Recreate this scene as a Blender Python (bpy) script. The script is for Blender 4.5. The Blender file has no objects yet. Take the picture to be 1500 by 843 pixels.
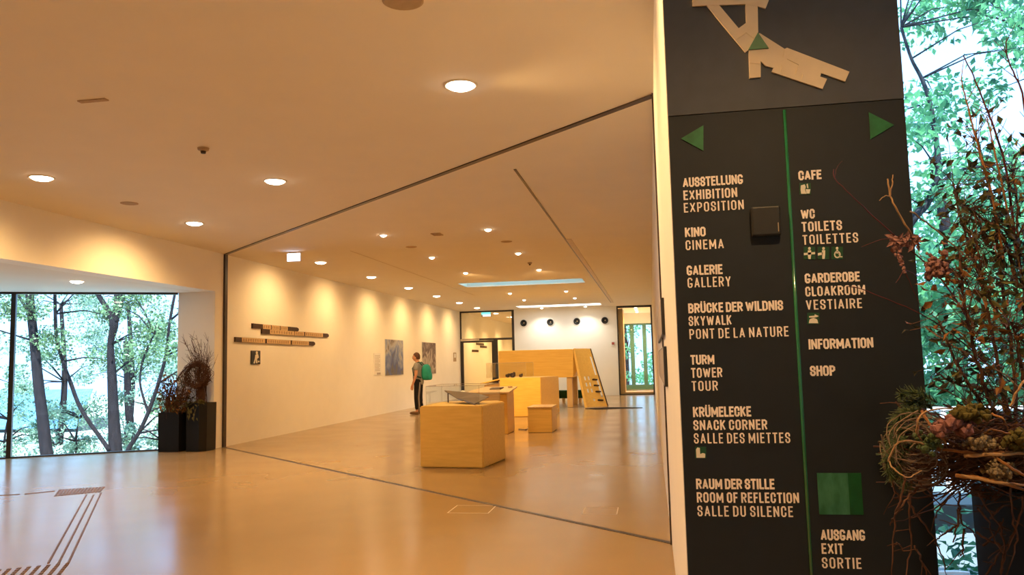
import bpy, bmesh, math, random
import numpy as np
from mathutils import Vector, Matrix
from math import sin, cos, pi, radians, atan, atan2, sqrt

# ------------------------------------------------------------------ camera, light, exposure
SC = bpy.context.scene
COL = SC.collection
FPX, HPX, ROLL, CAMH = 1155.0, 109.0, radians(1.40), 1.4
YAW, PITCH = radians(-9.8474), atan(109.0 / 1155.0)
CF = Vector((sin(YAW) * cos(PITCH), cos(YAW) * cos(PITCH), sin(PITCH)))
_R0 = Vector((cos(YAW), -sin(YAW), 0))
_U0 = _R0.cross(CF)
CR = cos(ROLL) * _R0 - sin(ROLL) * _U0
CU = sin(ROLL) * _R0 + cos(ROLL) * _U0
cam_d = bpy.data.cameras.new('camera')
cam = bpy.data.objects.new('camera', cam_d)
COL.objects.link(cam)
m4 = Matrix((CR, CU, -CF)).transposed().to_4x4()
m4.translation = (0, 0, CAMH)
cam.matrix_world = m4
cam_d.sensor_fit = 'HORIZONTAL'
cam_d.sensor_width = 36.0
cam_d.lens = FPX / 1500.0 * 36.0
cam_d.clip_start = 0.05
cam_d.clip_end = 500
SC.camera = cam

SC.view_settings.view_transform = 'Standard'
SC.view_settings.look = 'None'
SC.view_settings.gamma = 1.0
SC.view_settings.use_curve_mapping = False
SC.view_settings.exposure = 0.68
SC.cycles.use_denoising = True
SC.cycles.max_bounces = 10
SC.cycles.diffuse_bounces = 5
SC.cycles.transparent_max_bounces = 24
SC.cycles.sample_clamp_indirect = 3.0
SC.cycles.caustics_reflective = False
SC.cycles.caustics_refractive = False

SKY_STRENGTH = 2.3
SUN_STRENGTH = 8.5
WARM = (1.0, 0.59, 0.22)
NEUTRAL = (1.0, 0.88, 0.68)
BIG_W, ROW_W, SMALL_W = 48.0, 30.0, 44.0

world = bpy.data.worlds.new('World')
SC.world = world
world.use_nodes = True
wn = world.node_tree
wn.nodes.clear()
w_out = wn.nodes.new('ShaderNodeOutputWorld')
w_bg = wn.nodes.new('ShaderNodeBackground')
w_tc = wn.nodes.new('ShaderNodeTexCoord')
w_sep = wn.nodes.new('ShaderNodeSeparateXYZ')
w_ramp = wn.nodes.new('ShaderNodeValToRGB')
wn.links.new(w_tc.outputs['Generated'], w_sep.inputs[0])
wn.links.new(w_sep.outputs['Z'], w_ramp.inputs[0])
w_ramp.color_ramp.elements[0].position = 0.0
w_ramp.color_ramp.elements[0].color = (0.32, 0.60, 1.0, 1)
w_ramp.color_ramp.elements[1].position = 0.9
w_ramp.color_ramp.elements[1].color = (0.26, 0.54, 1.0, 1)
wn.links.new(w_ramp.outputs[0], w_bg.inputs['Color'])
w_bg.inputs['Strength'].default_value = SKY_STRENGTH
wn.links.new(w_bg.outputs[0], w_out.inputs[0])

sun_d = bpy.data.lights.new('sun', 'SUN')
sun_d.energy = SUN_STRENGTH
sun_d.angle = radians(0.6)
sun_d.color = (0.90, 0.97, 1.0)
sun = bpy.data.objects.new('sun', sun_d)
COL.objects.link(sun)
sun.location = (0, -20, 40)
sun.rotation_euler = Vector((-0.25, 0.55, -0.80)).to_track_quat('-Z', 'Y').to_euler()


def at(px, py, X=None, Y=None, Z=None):
    d = CF + CR * ((px - 750) / FPX) - CU * ((py - 421.5) / FPX)
    o = Vector((0, 0, CAMH))
    if X is not None: t = (X - o.x) / d.x
    elif Y is not None: t = (Y - o.y) / d.y
    else: t = (Z - o.z) / d.z
    return o + d * t


# ------------------------------------------------------------------ materials
MATS = {}


def mat(name, col, rough=0.6, spec=0.4, var=0.06, scale=6.0, metal=0.0, bump=0.0, kind='noise', col2=None, stretch=(1, 1, 1), trans=0.0, coat=0.0):
    m = bpy.data.materials.new(name)
    m.use_nodes = True
    nt = m.node_tree
    nt.nodes.clear()
    out = nt.nodes.new('ShaderNodeOutputMaterial')
    bs = nt.nodes.new('ShaderNodeBsdfPrincipled')
    bs.inputs['Roughness'].default_value = rough
    bs.inputs['Specular IOR Level'].default_value = spec
    bs.inputs['Metallic'].default_value = metal
    bs.inputs['Coat Weight'].default_value = coat
    tc = nt.nodes.new('ShaderNodeTexCoord')
    mp = nt.nodes.new('ShaderNodeMapping')
    mp.inputs['Scale'].default_value = stretch
    nt.links.new(tc.outputs['Object'], mp.inputs[0])
    nz = nt.nodes.new('ShaderNodeTexNoise')
    nz.inputs['Scale'].default_value = scale
    nz.inputs['Detail'].default_value = 4
    nt.links.new(mp.outputs[0], nz.inputs['Vector'])
    rp = nt.nodes.new('ShaderNodeValToRGB')
    c2 = col2 or tuple(min(1, c * (1 + var)) for c in col)
    c1 = col if col2 else tuple(c * (1 - var) for c in col)
    rp.color_ramp.elements[0].position = 0.32
    rp.color_ramp.elements[1].position = 0.68
    rp.color_ramp.elements[0].color = (*c1, 1)
    rp.color_ramp.elements[1].color = (*c2, 1)
    nt.links.new(nz.outputs['Fac'], rp.inputs[0])
    nt.links.new(rp.outputs[0], bs.inputs['Base Color'])
    if bump:
        bp = nt.nodes.new('ShaderNodeBump')
        bp.inputs['Strength'].default_value = bump
        bp.inputs['Distance'].default_value = 0.01
        nt.links.new(nz.outputs['Fac'], bp.inputs['Height'])
        nt.links.new(bp.outputs[0], bs.inputs['Normal'])
    last = bs
    if trans:
        tr = nt.nodes.new('ShaderNodeBsdfTranslucent')
        nt.links.new(rp.outputs[0], tr.inputs['Color'])
        mx = nt.nodes.new('ShaderNodeMixShader')
        mx.inputs[0].default_value = trans
        nt.links.new(bs.outputs[0], mx.inputs[1])
        nt.links.new(tr.outputs[0], mx.inputs[2])
        last = mx
    nt.links.new(last.outputs[0], out.inputs[0])
    MATS[name] = m
    return m


def emit(name, col, strength):
    m = bpy.data.materials.new(name)
    m.use_nodes = True
    nt = m.node_tree
    nt.nodes.clear()
    out = nt.nodes.new('ShaderNodeOutputMaterial')
    e = nt.nodes.new('ShaderNodeEmission')
    e.inputs['Color'].default_value = (*col, 1)
    e.inputs['Strength'].default_value = strength
    nt.links.new(e.outputs[0], out.inputs[0])
    MATS[name] = m
    return m


def glass(name, tint=(0.93, 0.97, 0.96), refl=1.0, ior=0.03):
    m = bpy.data.materials.new(name)
    m.use_nodes = True
    nt = m.node_tree
    nt.nodes.clear()
    out = nt.nodes.new('ShaderNodeOutputMaterial')
    tr = nt.nodes.new('ShaderNodeBsdfTransparent')
    tr.inputs['Color'].default_value = (*tint, 1)
    gl = nt.nodes.new('ShaderNodeBsdfGlossy')
    gl.inputs['Roughness'].default_value = 0.02
    gl.inputs['Color'].default_value = (refl, refl, refl, 1)
    lw = nt.nodes.new('ShaderNodeLayerWeight')
    lw.inputs['Blend'].default_value = 0.5
    pw = nt.nodes.new('ShaderNodeMath')
    pw.operation = 'POWER'
    pw.inputs[1].default_value = 5.0
    fr = nt.nodes.new('ShaderNodeMath')
    fr.operation = 'MULTIPLY_ADD'
    fr.inputs[1].default_value = 0.6
    fr.inputs[2].default_value = ior
    nt.links.new(lw.outputs['Facing'], pw.inputs[0])
    nt.links.new(pw.outputs[0], fr.inputs[0])
    mx = nt.nodes.new('ShaderNodeMixShader')
    nt.links.new(fr.outputs[0], mx.inputs[0])
    nt.links.new(tr.outputs[0], mx.inputs[1])
    nt.links.new(gl.outputs[0], mx.inputs[2])
    nt.links.new(mx.outputs[0], out.inputs[0])
    MATS[name] = m
    return m


def wood(name, c1, c2, axis='X', rough=0.42):
    st = {'X': (0.7, 9, 9), 'Y': (9, 0.7, 9), 'Z': (9, 9, 0.7)}[axis]
    return mat(name, c1, rough, 0.35, col2=c2, scale=3.2, stretch=st, bump=0.03)


mat('wall_white', (0.88, 0.86, 0.80), 0.7, 0.25, 0.012, 3)
mat('wall_neutral', (0.88, 0.89, 0.86), 0.6, 0.25, 0.012, 3)
mat('ceiling_white', (0.83, 0.79, 0.72), 0.8, 0.15, 0.012, 2)
mat('dark_trim', (0.035, 0.022, 0.016), 0.35, 0.5, 0.15, 8)
mat('slot_pale', (0.62, 0.52, 0.42), 0.5, 0.4, 0.05, 8)
mat('frame_dark', (0.022, 0.020, 0.020), 0.4, 0.5, 0.15, 8)
mat('mullion_reflect', (0.06, 0.17, 0.15), 0.4, 0.4, 0.1, 8)  # teal of reflected trees put into the mullion colour
mat('frame_timber', (0.52, 0.36, 0.18), 0.5, 0.3, col2=(0.60, 0.43, 0.22), scale=4, stretch=(6, 6, 0.8))
wood('oak_front', (0.78, 0.52, 0.135), (0.86, 0.59, 0.17))
wood('oak_deep', (0.84, 0.52, 0.11), (0.91, 0.60, 0.145))
wood('oak_pale', (0.66, 0.46, 0.22), (0.73, 0.53, 0.28), 'Z')
mat('panel_dark', (0.0100, 0.0138, 0.0195), 0.55, 0.35, 0.08, 14)
mat('panel_grey', (0.060, 0.066, 0.080), 0.55, 0.35, 0.06, 14)
mat('letter_cream', (0.92, 0.80, 0.74), 0.6, 0.2, 0.10, 30)
mat('plan_cream', (0.74, 0.60, 0.42), 0.55, 0.25, 0.03, 20)
mat('plan_line', (0.66, 0.52, 0.32), 0.6, 0.2, 0.03, 20)
mat('sign_green', (0.012, 0.105, 0.030), 0.4, 0.4, col2=(0.022, 0.17, 0.055), scale=22)
mat('icon_green', (0.012, 0.070, 0.030), 0.45, 0.4, 0.12, 22)
mat('icon_white', (0.74, 0.70, 0.60), 0.5, 0.3, 0.05, 20)
mat('square_green', (0.018, 0.115, 0.055), 0.5, 0.3, col2=(0.055, 0.20, 0.115), scale=16, stretch=(2, 1, 0.7))
mat('square_deep', (0.006, 0.075, 0.018), 0.45, 0.3, 0.2, 16)
mat('line_green', (0.016, 0.13, 0.055), 0.12, 0.7, 0.12, 12, coat=0.6)
mat('sensor_black', (0.016, 0.015, 0.014), 0.45, 0.45, 0.08, 20)
mat('planter_black', (0.006, 0.0055, 0.0055), 0.45, 0.25, 0.15, 10)
mat('planter_side', (0.040, 0.034, 0.032), 0.3, 0.5, 0.12, 10)
mat('soil', (0.05, 0.04, 0.02), 0.9, 0.1, 0.3, 30, bump=0.4)
mat('twig_brown', (0.085, 0.038, 0.022), 0.75, 0.2, 0.35, 25)
mat('twig_red', (0.080, 0.014, 0.014), 0.6, 0.3, 0.25, 25)
mat('twig_tan', (0.34, 0.195, 0.085), 0.6, 0.3, 0.25, 18)
mat('twig_orange', (0.26, 0.11, 0.032), 0.6, 0.3, 0.25, 18)
mat('twig_grey', (0.20, 0.14, 0.10), 0.75, 0.2, 0.3, 25)
mat('fir_green', (0.050, 0.072, 0.022), 0.6, 0.3, 0.4, 25)
mat('moss', (0.085, 0.068, 0.02), 0.9, 0.1, 0.4, 40)
mat('hydrangea', (0.22, 0.10, 0.09), 0.8, 0.1, 0.35, 40)
mat('lichen', (0.21, 0.155, 0.09), 0.9, 0.1, 0.35, 50)
mat('catkin', (0.22, 0.11, 0.10), 0.8, 0.1, 0.35, 50)
mat('leaf_dark', (0.045, 0.038, 0.014), 0.6, 0.3, 0.5, 9, trans=0.25)
mat('leaf_olive', (0.10, 0.085, 0.02), 0.6, 0.3, 0.45, 9, trans=0.3)
mat('leaf_rust', (0.22, 0.085, 0.014), 0.6, 0.3, 0.4, 9, trans=0.3)
mat('leaf_mauve', (0.28, 0.135, 0.115), 0.7, 0.2, 0.35, 12, trans=0.2)
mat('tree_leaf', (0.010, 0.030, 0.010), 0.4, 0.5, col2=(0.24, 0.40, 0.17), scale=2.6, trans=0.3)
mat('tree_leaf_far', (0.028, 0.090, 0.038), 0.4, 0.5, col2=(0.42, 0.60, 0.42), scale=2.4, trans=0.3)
mat('tree_leaf_teal', (0.020, 0.125, 0.075), 0.45, 0.4, col2=(0.18, 0.50, 0.20), scale=3.5, trans=0.4)
mat('bark', (0.020, 0.017, 0.020), 0.9, 0.1, 0.35, 6, stretch=(3, 3, 0.6), bump=0.3)
mat('bark_dark', (0.028, 0.030, 0.036), 0.9, 0.1, 0.35, 6, stretch=(3, 3, 0.6))
mat('ground', (0.42, 0.46, 0.36), 0.95, 0.1, col2=(0.62, 0.66, 0.56), scale=0.7)
mat('shingle', (0.12, 0.30, 0.52), 0.6, 0.3, 0.25, 3)
mat('terrace', (0.17, 0.19, 0.19), 0.8, 0.2, 0.08, 2)
mat('parapet', (0.10, 0.115, 0.115), 0.7, 0.2, 0.06, 5)
mat('white_paint', (0.82, 0.84, 0.84), 0.4, 0.4, 0.03, 5)
mat('blue_paint', (0.06, 0.25, 0.42), 0.5, 0.4, 0.1, 5)
mat('lamp_trim', (0.80, 0.74, 0.64), 0.5, 0.3, 0.03, 8)
mat('detector_grey', (0.40, 0.30, 0.20), 0.6, 0.3, 0.06, 20)
mat('vent_grey', (0.46, 0.34, 0.22), 0.7, 0.2, 0.10, 60)
mat('nozzle_black', (0.008, 0.008, 0.008), 0.4, 0.4, 0.1, 20)
mat('skin', (0.52, 0.26, 0.16), 0.55, 0.3, 0.06, 12)
mat('hair', (0.070, 0.028, 0.014), 0.7, 0.3, 0.3, 40)
mat('shirt_grey', (0.25, 0.25, 0.25), 0.9, 0.1, 0.08, 30)
mat('trousers_black', (0.012, 0.012, 0.015), 0.85, 0.2, 0.15, 30)
mat('stripe_grey', (0.20, 0.17, 0.15), 0.85, 0.2, 0.08, 30)
mat('shoe_brown', (0.13, 0.075, 0.035), 0.7, 0.3, 0.15, 20)
mat('pack_teal', (0.015, 0.27, 0.21), 0.7, 0.3, 0.10, 20)
mat('pack_dark', (0.02, 0.08, 0.07), 0.7, 0.3, 0.10, 20)
mat('eye', (0.05, 0.04, 0.03), 0.2, 0.5, 0.1, 30)
mat('sheet_grey', (0.13, 0.10, 0.08), 0.35, 0.5, 0.10, 10)
mat('exhibit_dark', (0.05, 0.03, 0.02), 0.7, 0.3, 0.3, 30)
mat('reflection_white', (0.80, 0.80, 0.80), 0.3, 0.5, 0.05, 30)
mat('mat_black', (0.018, 0.014, 0.013), 0.9, 0.15, 0.3, 60)
mat('bench_green', (0.014, 0.055, 0.020), 0.7, 0.2, 0.15, 10)
mat('bar_dark', (0.050, 0.026, 0.014), 0.55, 0.3, 0.25, 12)
mat('tactile_brown', (0.13, 0.072, 0.042), 0.6, 0.3, 0.15, 12)
mat('bar_pale', (0.62, 0.44, 0.24), 0.6, 0.25, 0.12, 25)
mat('bar_letter', (0.36, 0.24, 0.13), 0.6, 0.25, 0.12, 25)
mat('paper', (0.80, 0.80, 0.78), 0.6, 0.25, 0.04, 10)
mat('paper_ink', (0.45, 0.40, 0.36), 0.6, 0.25, 0.1, 25)
mat('red_box', (0.45, 0.10, 0.08), 0.5, 0.4, 0.05, 20)
mat('closer_grey', (0.55, 0.50, 0.44), 0.3, 0.5, 0.05, 20)
emit('lamp_glow', (1.0, 0.86, 0.66), 14.0)
emit('exit_glow', (0.72, 0.80, 1.0), 2.6)
emit('exit_teal', (0.20, 0.80, 0.72), 1.1)
glass('window_glass', (0.97, 0.99, 0.985), 0.9, 0.025)
glass('case_glass', (0.97, 0.98, 0.975), 1.0, 0.03)
glass('door_glass', (0.97, 0.98, 0.96), 0.9, 0.025)

# polished terrazzo floor
fl = mat('terrazzo', (0.34, 0.23, 0.115), 0.16, 0.4, 0.03, 1.2)
nt = fl.node_tree
bs = [n for n in nt.nodes if n.type == 'BSDF_PRINCIPLED'][0]
rp = [n for n in nt.nodes if n.type == 'VALTORGB'][0]
mp = [n for n in nt.nodes if n.type == 'MAPPING'][0]
nz2 = nt.nodes.new('ShaderNodeTexNoise')
nz2.inputs['Scale'].default_value = 1.3
nz2.inputs['Detail'].default_value = 1
mrr = nt.nodes.new('ShaderNodeMapRange')
mrr.inputs['To Min'].default_value = 0.13
mrr.inputs['To Max'].default_value = 0.26
nt.links.new(mp.outputs[0], nz2.inputs['Vector'])
nt.links.new(nz2.outputs['Fac'], mrr.inputs[0])
nt.links.new(mrr.outputs[0], bs.inputs['Roughness'])

glass('rooflight_glass_1', (0.62, 0.93, 0.90), 0.6, 0.025)
emit('panel_glow', (0.98, 1.0, 0.94), 3.0)


def shingle_nodes():
    m = MATS['shingle']
    nt = m.node_tree
    bs = [n for n in nt.nodes if n.type == 'BSDF_PRINCIPLED'][0]
    br = nt.nodes.new('ShaderNodeTexBrick')
    br.inputs['Color1'].default_value = (0.10, 0.27, 0.50, 1)
    br.inputs['Color2'].default_value = (0.16, 0.38, 0.62, 1)
    br.inputs['Mortar'].default_value = (0.04, 0.14, 0.34, 1)
    br.inputs['Scale'].default_value = 2.2
    tc = [n for n in nt.nodes if n.type == 'TEX_COORD'][0]
    nt.links.new(tc.outputs['Generated'], br.inputs['Vector'])
    br.inputs['Scale'].default_value = 14
    nt.links.new(br.outputs[0], bs.inputs['Base Color'])


shingle_nodes()


# ------------------------------------------------------------------ mesh helpers
class MB:
    def __init__(self):
        self.v, self.f, self.mi = [], [], []

    def add(self, vs, fs, mi=0):
        o = len(self.v)
        self.v += [tuple(p) for p in vs]
        self.f += [tuple(i + o for i in f) for f in fs]
        self.mi += [mi] * len(fs)
        return self

    def box(self, x0, x1, y0, y1, z0, z1, mi=0):
        vs = [(x, y, z) for z in (z0, z1) for y in (y0, y1) for x in (x0, x1)]
        return self.add(vs, [(0, 2, 3, 1), (4, 5, 7, 6), (0, 1, 5, 4), (2, 6, 7, 3), (0, 4, 6, 2), (1, 3, 7, 5)], mi)

    def bbox(self, x0, x1, y0, y1, z0, z1, b=0.01, mi=0):
        bm = bmesh.new()
        bmesh.ops.create_cube(bm, size=1)
        for v in bm.verts:
            v.co = Vector(((x0 + x1) / 2 + v.co.x * (x1 - x0), (y0 + y1) / 2 + v.co.y * (y1 - y0), (z0 + z1) / 2 + v.co.z * (z1 - z0)))
        bmesh.ops.bevel(bm, geom=bm.edges[:], offset=b, segments=2, affect='EDGES', profile=0.5)
        self.bm(bm, mi)
        return self

    def bm(self, bm, mi=0):
        bm.verts.index_update()
        self.add([v.co.copy() for v in bm.verts], [[v.index for v in f.verts] for f in bm.faces], mi)
        bm.free()
        return self

    def prism(self, poly, z0, z1, mi=0):
        a = sum(poly[i][0] * poly[(i + 1) % len(poly)][1] - poly[(i + 1) % len(poly)][0] * poly[i][1] for i in range(len(poly)))
        if a < 0: poly = poly[::-1]
        n = len(poly)
        vs = [(x, y, z0) for x, y in poly] + [(x, y, z1) for x, y in poly]
        fs = [tuple(range(n - 1, -1, -1)), tuple(range(n, 2 * n))]
        fs += [(i, (i + 1) % n, n + (i + 1) % n, n + i) for i in range(n)]
        return self.add(vs, fs, mi)

    def slab(self, quad, off, mi=0):
        """closed solid from a 3-D polygon and an offset vector"""
        n = len(quad)
        q = [Vector(p) for p in quad]
        off = Vector(off)
        vs = q + [p + off for p in q]
        fs = [tuple(range(n)), tuple(range(2 * n - 1, n - 1, -1))]
        fs += [(i, n + i, n + (i + 1) % n, (i + 1) % n) for i in range(n)]
        return self.add(vs, fs, mi)

    def tube(self, pts, rad, seg=6, mi=0, caps=True):
        pts = [Vector(p) for p in pts]
        n = len(pts)
        rad = rad if isinstance(rad, (list, tuple)) else [rad] * n
        ref = Vector((0.31, 0.52, 0.79))
        vs = []
        for i, p in enumerate(pts):
            d = (pts[min(i + 1, n - 1)] - pts[max(i - 1, 0)])
            if d.length < 1e-9: d = Vector((0, 0, 1))
            d.normalize()
            u = d.cross(ref)
            if u.length < 0.1: u = d.cross(Vector((1, 0, 0)))
            u.normalize()
            w = d.cross(u)
            for k in range(seg):
                a = 2 * pi * k / seg
                vs.append(p + (u * cos(a) + w * sin(a)) * rad[i])
        fs = []
        for i in range(n - 1):
            for k in range(seg):
                k2 = (k + 1) % seg
                fs.append((i * seg + k, i * seg + k2, (i + 1) * seg + k2, (i + 1) * seg + k))
        if caps:
            fs.append(tuple(range(seg - 1, -1, -1)))
            fs.append(tuple((n - 1) * seg + k for k in range(seg)))
        return self.add(vs, fs, mi)

    def cyl(self, c, r0, r1, z0, z1, seg=24, mi=0):
        vs = [(c[0] + r0 * cos(2 * pi * k / seg), c[1] + r0 * sin(2 * pi * k / seg), z0) for k in range(seg)]
        vs += [(c[0] + r1 * cos(2 * pi * k / seg), c[1] + r1 * sin(2 * pi * k / seg), z1) for k in range(seg)]
        fs = [tuple(range(seg - 1, -1, -1)), tuple(range(seg, 2 * seg))]
        fs += [(k, (k + 1) % seg, seg + (k + 1) % seg, seg + k) for k in range(seg)]
        return self.add(vs, fs, mi)

    def lathe(self, c, prof, seg=28, axis='Z', mi=0, closed=True):
        vs = []
        for r, h in prof:
            for k in range(seg):
                a = 2 * pi * k / seg
                if axis == 'Z': vs.append((c[0] + r * cos(a), c[1] + r * sin(a), c[2] + h))
                else: vs.append((c[0] + r * cos(a), c[1] + h, c[2] + r * sin(a)))
        n = len(prof)
        fs = []
        rng = range(n if closed else n - 1)
        for i in rng:
            j = (i + 1) % n
            for k in range(seg):
                k2 = (k + 1) % seg
                fs.append((i * seg + k, i * seg + k2, j * seg + k2, j * seg + k))
        return self.add(vs, fs, mi)

    def ball(self, c, r, sub=1, sc=(1, 1, 1), mi=0, jit=0, rng=None):
        bm = bmesh.new()
        bmesh.ops.create_icosphere(bm, subdivisions=sub, radius=1)
        for v in bm.verts:
            k = 1 + (rng.uniform(-jit, jit) if rng else 0)
            v.co = Vector((c[0] + v.co.x * r * sc[0] * k, c[1] + v.co.y * r * sc[1] * k, c[2] + v.co.z * r * sc[2] * k))
        return self.bm(bm, mi)

    def leaf(self, p, d, nrm, L, W, mi=0, fold=0.25):
        p, d = Vector(p), Vector(d).normalized()
        s = d.cross(Vector(nrm))
        if s.length < 1e-4: s = d.cross(Vector((0.3, 1, 0.2)))
        s.normalize()
        n = s.cross(d)
        vs = [p, p + d * L * .45 + s * W / 2 + n * fold * W, p + d * L + n * -0.12 * L, p + d * L * .45 - s * W / 2 + n * fold * W, p + d * L * .5]
        return self.add(vs, [(0, 1, 4), (1, 2, 4), (2, 3, 4), (3, 0, 4)], mi)

    def build(self, name, mats, parent=None, loc=None, smooth=False):
        """vertices are in world coordinates; the object's origin goes to loc (or its parent's)"""
        base = Vector((0, 0, 0))
        if parent is not None:
            base = Vector(parent['_base'])
        elif loc is not None:
            base = Vector(loc)
        me = bpy.data.meshes.new(name)
        me.from_pydata([tuple(Vector(p) - base) for p in self.v], [], self.f)
        mats = mats if isinstance(mats, (list, tuple)) else [mats]
        for mm in mats: me.materials.append(MATS[mm])
        if len(mats) > 1: me.polygons.foreach_set('material_index', self.mi)
        if smooth: me.polygons.foreach_set('use_smooth', [True] * len(me.polygons))
        me.update()
        o = bpy.data.objects.new(name, me)
        COL.objects.link(o)
        o['_base'] = tuple(base)
        if parent is not None: o.parent = parent
        else: o.location = base
        return o


def leaf_mesh(name, centers, size, rng, matname, parent, flat=0.0):
    """a crown: many separate folded leaf blades, one mesh"""
    n = len(centers)
    c = np.asarray(centers)
    d = rng.normal(size=(n, 3))
    d[:, 2] -= 0.3
    d /= np.linalg.norm(d, axis=1)[:, None]
    q = rng.normal(size=(n, 3))
    q[:, 2] += flat
    s = np.cross(d, q)
    s /= np.linalg.norm(s, axis=1)[:, None]
    nn = np.cross(s, d)
    L = (size * rng.uniform(0.6, 1.4, n))[:, None]
    W = L * 0.62
    v = np.stack([c, c + d * L * .5 + s * W / 2 + nn * W * .2, c + d * L, c + d * L * .5 - s * W / 2 + nn * W * .2], 1).reshape(-1, 3)
    base = np.array(parent['_base'])
    v = v - base
    i = np.arange(n) * 4
    f = np.stack([i, i + 1, i + 2, i, i + 2, i + 3], 1).reshape(-1)
    me = bpy.data.meshes.new(name)
    me.vertices.add(n * 4)
    me.vertices.foreach_set('co', v.reshape(-1))
    me.loops.add(n * 6)
    me.loops.foreach_set('vertex_index', f)
    me.polygons.add(n * 2)
    me.polygons.foreach_set('loop_start', np.arange(n * 2) * 3)
    me.polygons.foreach_set('loop_total', np.full(n * 2, 3))
    me.materials.append(MATS[matname])
    me.update(calc_edges=True)
    me.validate()
    o = bpy.data.objects.new(name, me)
    COL.objects.link(o)
    o.parent = parent
    o['_base'] = parent['_base']
    return o


def thing(name, label, cat, loc, group=None):
    o = bpy.data.objects.new(name, None)
    o.empty_display_size = 0.1
    COL.objects.link(o)
    o.location = loc
    o['_base'] = tuple(loc)
    return tag(o, label, cat, group)


def tag(o, label, cat, group=None, kind=None):
    o['label'] = label
    o['category'] = cat
    if group: o['group'] = group
    if kind: o['kind'] = kind
    return o


def struct(name, mb, mats, label=None, parent=None, smooth=False):
    o = mb.build(name, mats, parent, smooth=smooth)
    o['kind'] = 'structure'
    if label: o['label'] = label
    return o


def dup(root, loc, label, group):
    r = root.copy()
    COL.objects.link(r)
    r.location = loc
    r['label'] = label
    r['group'] = group
    for ch in list(root.children):
        c = ch.copy()
        COL.objects.link(c)
        c.parent = r
        for g in ch.children:
            d = g.copy()
            COL.objects.link(d)
            d.parent = c
    return r


# ------------------------------------------------------------------ the setting
CE = 3.5            # ceiling height
XL, XR = -7.65, 0.099   # hall side walls
YB = 31.4           # back wall
PY = 3.0            # face of the directory panel
YJ = 12.95          # end of left wall at the window bay
PXR = at(1352, 526, Y=PY).x   # right edge of the panel
WA = Vector((-8.35, YJ - 0.05, 0))                    # right end of bay window
WD = Vector((-2.27, -1.206, 0)).normalized()          # its direction
WE = WA + WD * 9.2

fpoly = [(WE.x - .2, -3), (6, -3), (6, 3.12), (PXR, 3.12), (PXR, 37), (-5.3, 37), (-5.3, 46), (XL - .3, 46), (XL - .3, YJ + .3), (WA.x - .1, YJ + .1), (WE.x - .2, WE.y)]
struct('floor', MB().prism(fpoly, -0.25, 0), 'terrazzo', 'polished pale terrazzo floor of the hall')

SKL = [(-4.97, -1.68, 20.25, 21.35), (-5.0, -1.80, 29.5, 30.45)]
cm = MB()
ZT = CE + 0.3
cm.prism([(XL - .3, -3), (6, -3), (6, 3.2), (PXR, 3.2), (PXR, SKL[0][2]), (XL - .3, SKL[0][2])], CE, ZT)
for i, (a, b, y0, y1) in enumerate(SKL):
    cm.box(XL - .3, a, y0, y1, CE, ZT)
    cm.box(b, PXR, y0, y1, CE, ZT)
cm.box(XL - .3, PXR, SKL[0][3], SKL[1][2], CE, ZT)
cm.box(XL - .3, PXR, SKL[1][3], 37, CE, ZT)
cm.box(XL - .3, -5.2, 37, 46, CE, ZT)
struct('ceiling', cm, 'ceiling_white', 'plain plastered ceiling of the hall')
for a, b, y0, y1 in SKL:
    s = MB()
    for q in ((a - .06, a, y0 - .06, y1 + .06), (b, b + .06, y0 - .06, y1 + .06), (a, b, y0 - .06, y0), (a, b, y1, y1 + .06)):
        s.box(q[0], q[1], q[2], q[3], CE + 0.30, CE + 1.75)
    i = SKL.index((a, b, y0, y1)) + 1
    o = struct('window_%d' % (i + 4), s, 'white_paint', 'long narrow rooflight shaft in the ceiling')
    (MB().box(a, b, y0, y1, CE + 1.70, CE + 1.712).build('pane', 'rooflight_glass_1', o) if i == 1 else MB().box(a + .005, b - .005, y0 + .005, y1 - .005, CE + .05, CE + .07).build('light_panel', 'panel_glow', o))

struct('wall_left', MB().box(XL - .3, XL, YJ, 46, 0, CE), 'wall_white', 'long cream left wall of the hall')
struct('wall_jamb', MB().box(WA.x - .02, XL - .3, YJ, YJ + .3, 0, 2.79), 'wall_white', 'short wall between bay window and left wall')
struct('wall_header', MB().box(XL - .3, XL, -3, YJ, 2.79, CE), 'wall_white', 'cream header above the window bay')
struct('ceiling_bay', MB().prism([(XL - .3, -3), (XL - .3, YJ + .3), (WA.x, YJ + .3), (WA.x - .05, YJ + .1), (WE.x - .2, WE.y), (WE.x - .2, -3)], 2.79, CE + .3), 'ceiling_white', 'lower ceiling of the window bay')
struct('wall_right', MB().box(XR, PXR, PY + .022, YB + .2, 0, CE), 'wall_white', 'thick right wall ending at the directory panel')
struct('wall_back', MB().box(-5.40, -1.28, YB, YB + .2, 0, CE), 'wall_neutral', 'white back wall with round air nozzles')
struct('wall_corridor', MB().box(-5.40, -5.2, YB + .2, 46, 0, CE).box(XL, -5.4, 45.8, 46, 0, CE), 'wall_white', 'side and end wall of the corridor behind the glazed door')
struct('wall_rear', MB().box(WE.x - .2, 6, -3.2, -3, 0, CE), 'wall_white')
struct('wall_side', MB().box(6, 6.2, -3.2, 3.2, 0, CE).box(WE.x - .4, WE.x - .2, -3.2, WE.y, 0, CE), 'wall_white')
struct('wall_vestibule', MB().box(-1.42, -1.28, YB + .2, 37, 0, CE).box(XR + .0, PXR, YB + .2, 37, 0, CE).box(-1.28, XR, 36.9, 37, 3.03, CE), 'wall_white', 'pale lining of the vestibule behind the back door')

# window bay
NRM = Vector((-WD.y, WD.x, 0))
if NRM.y < 0: NRM = -NRM


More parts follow.
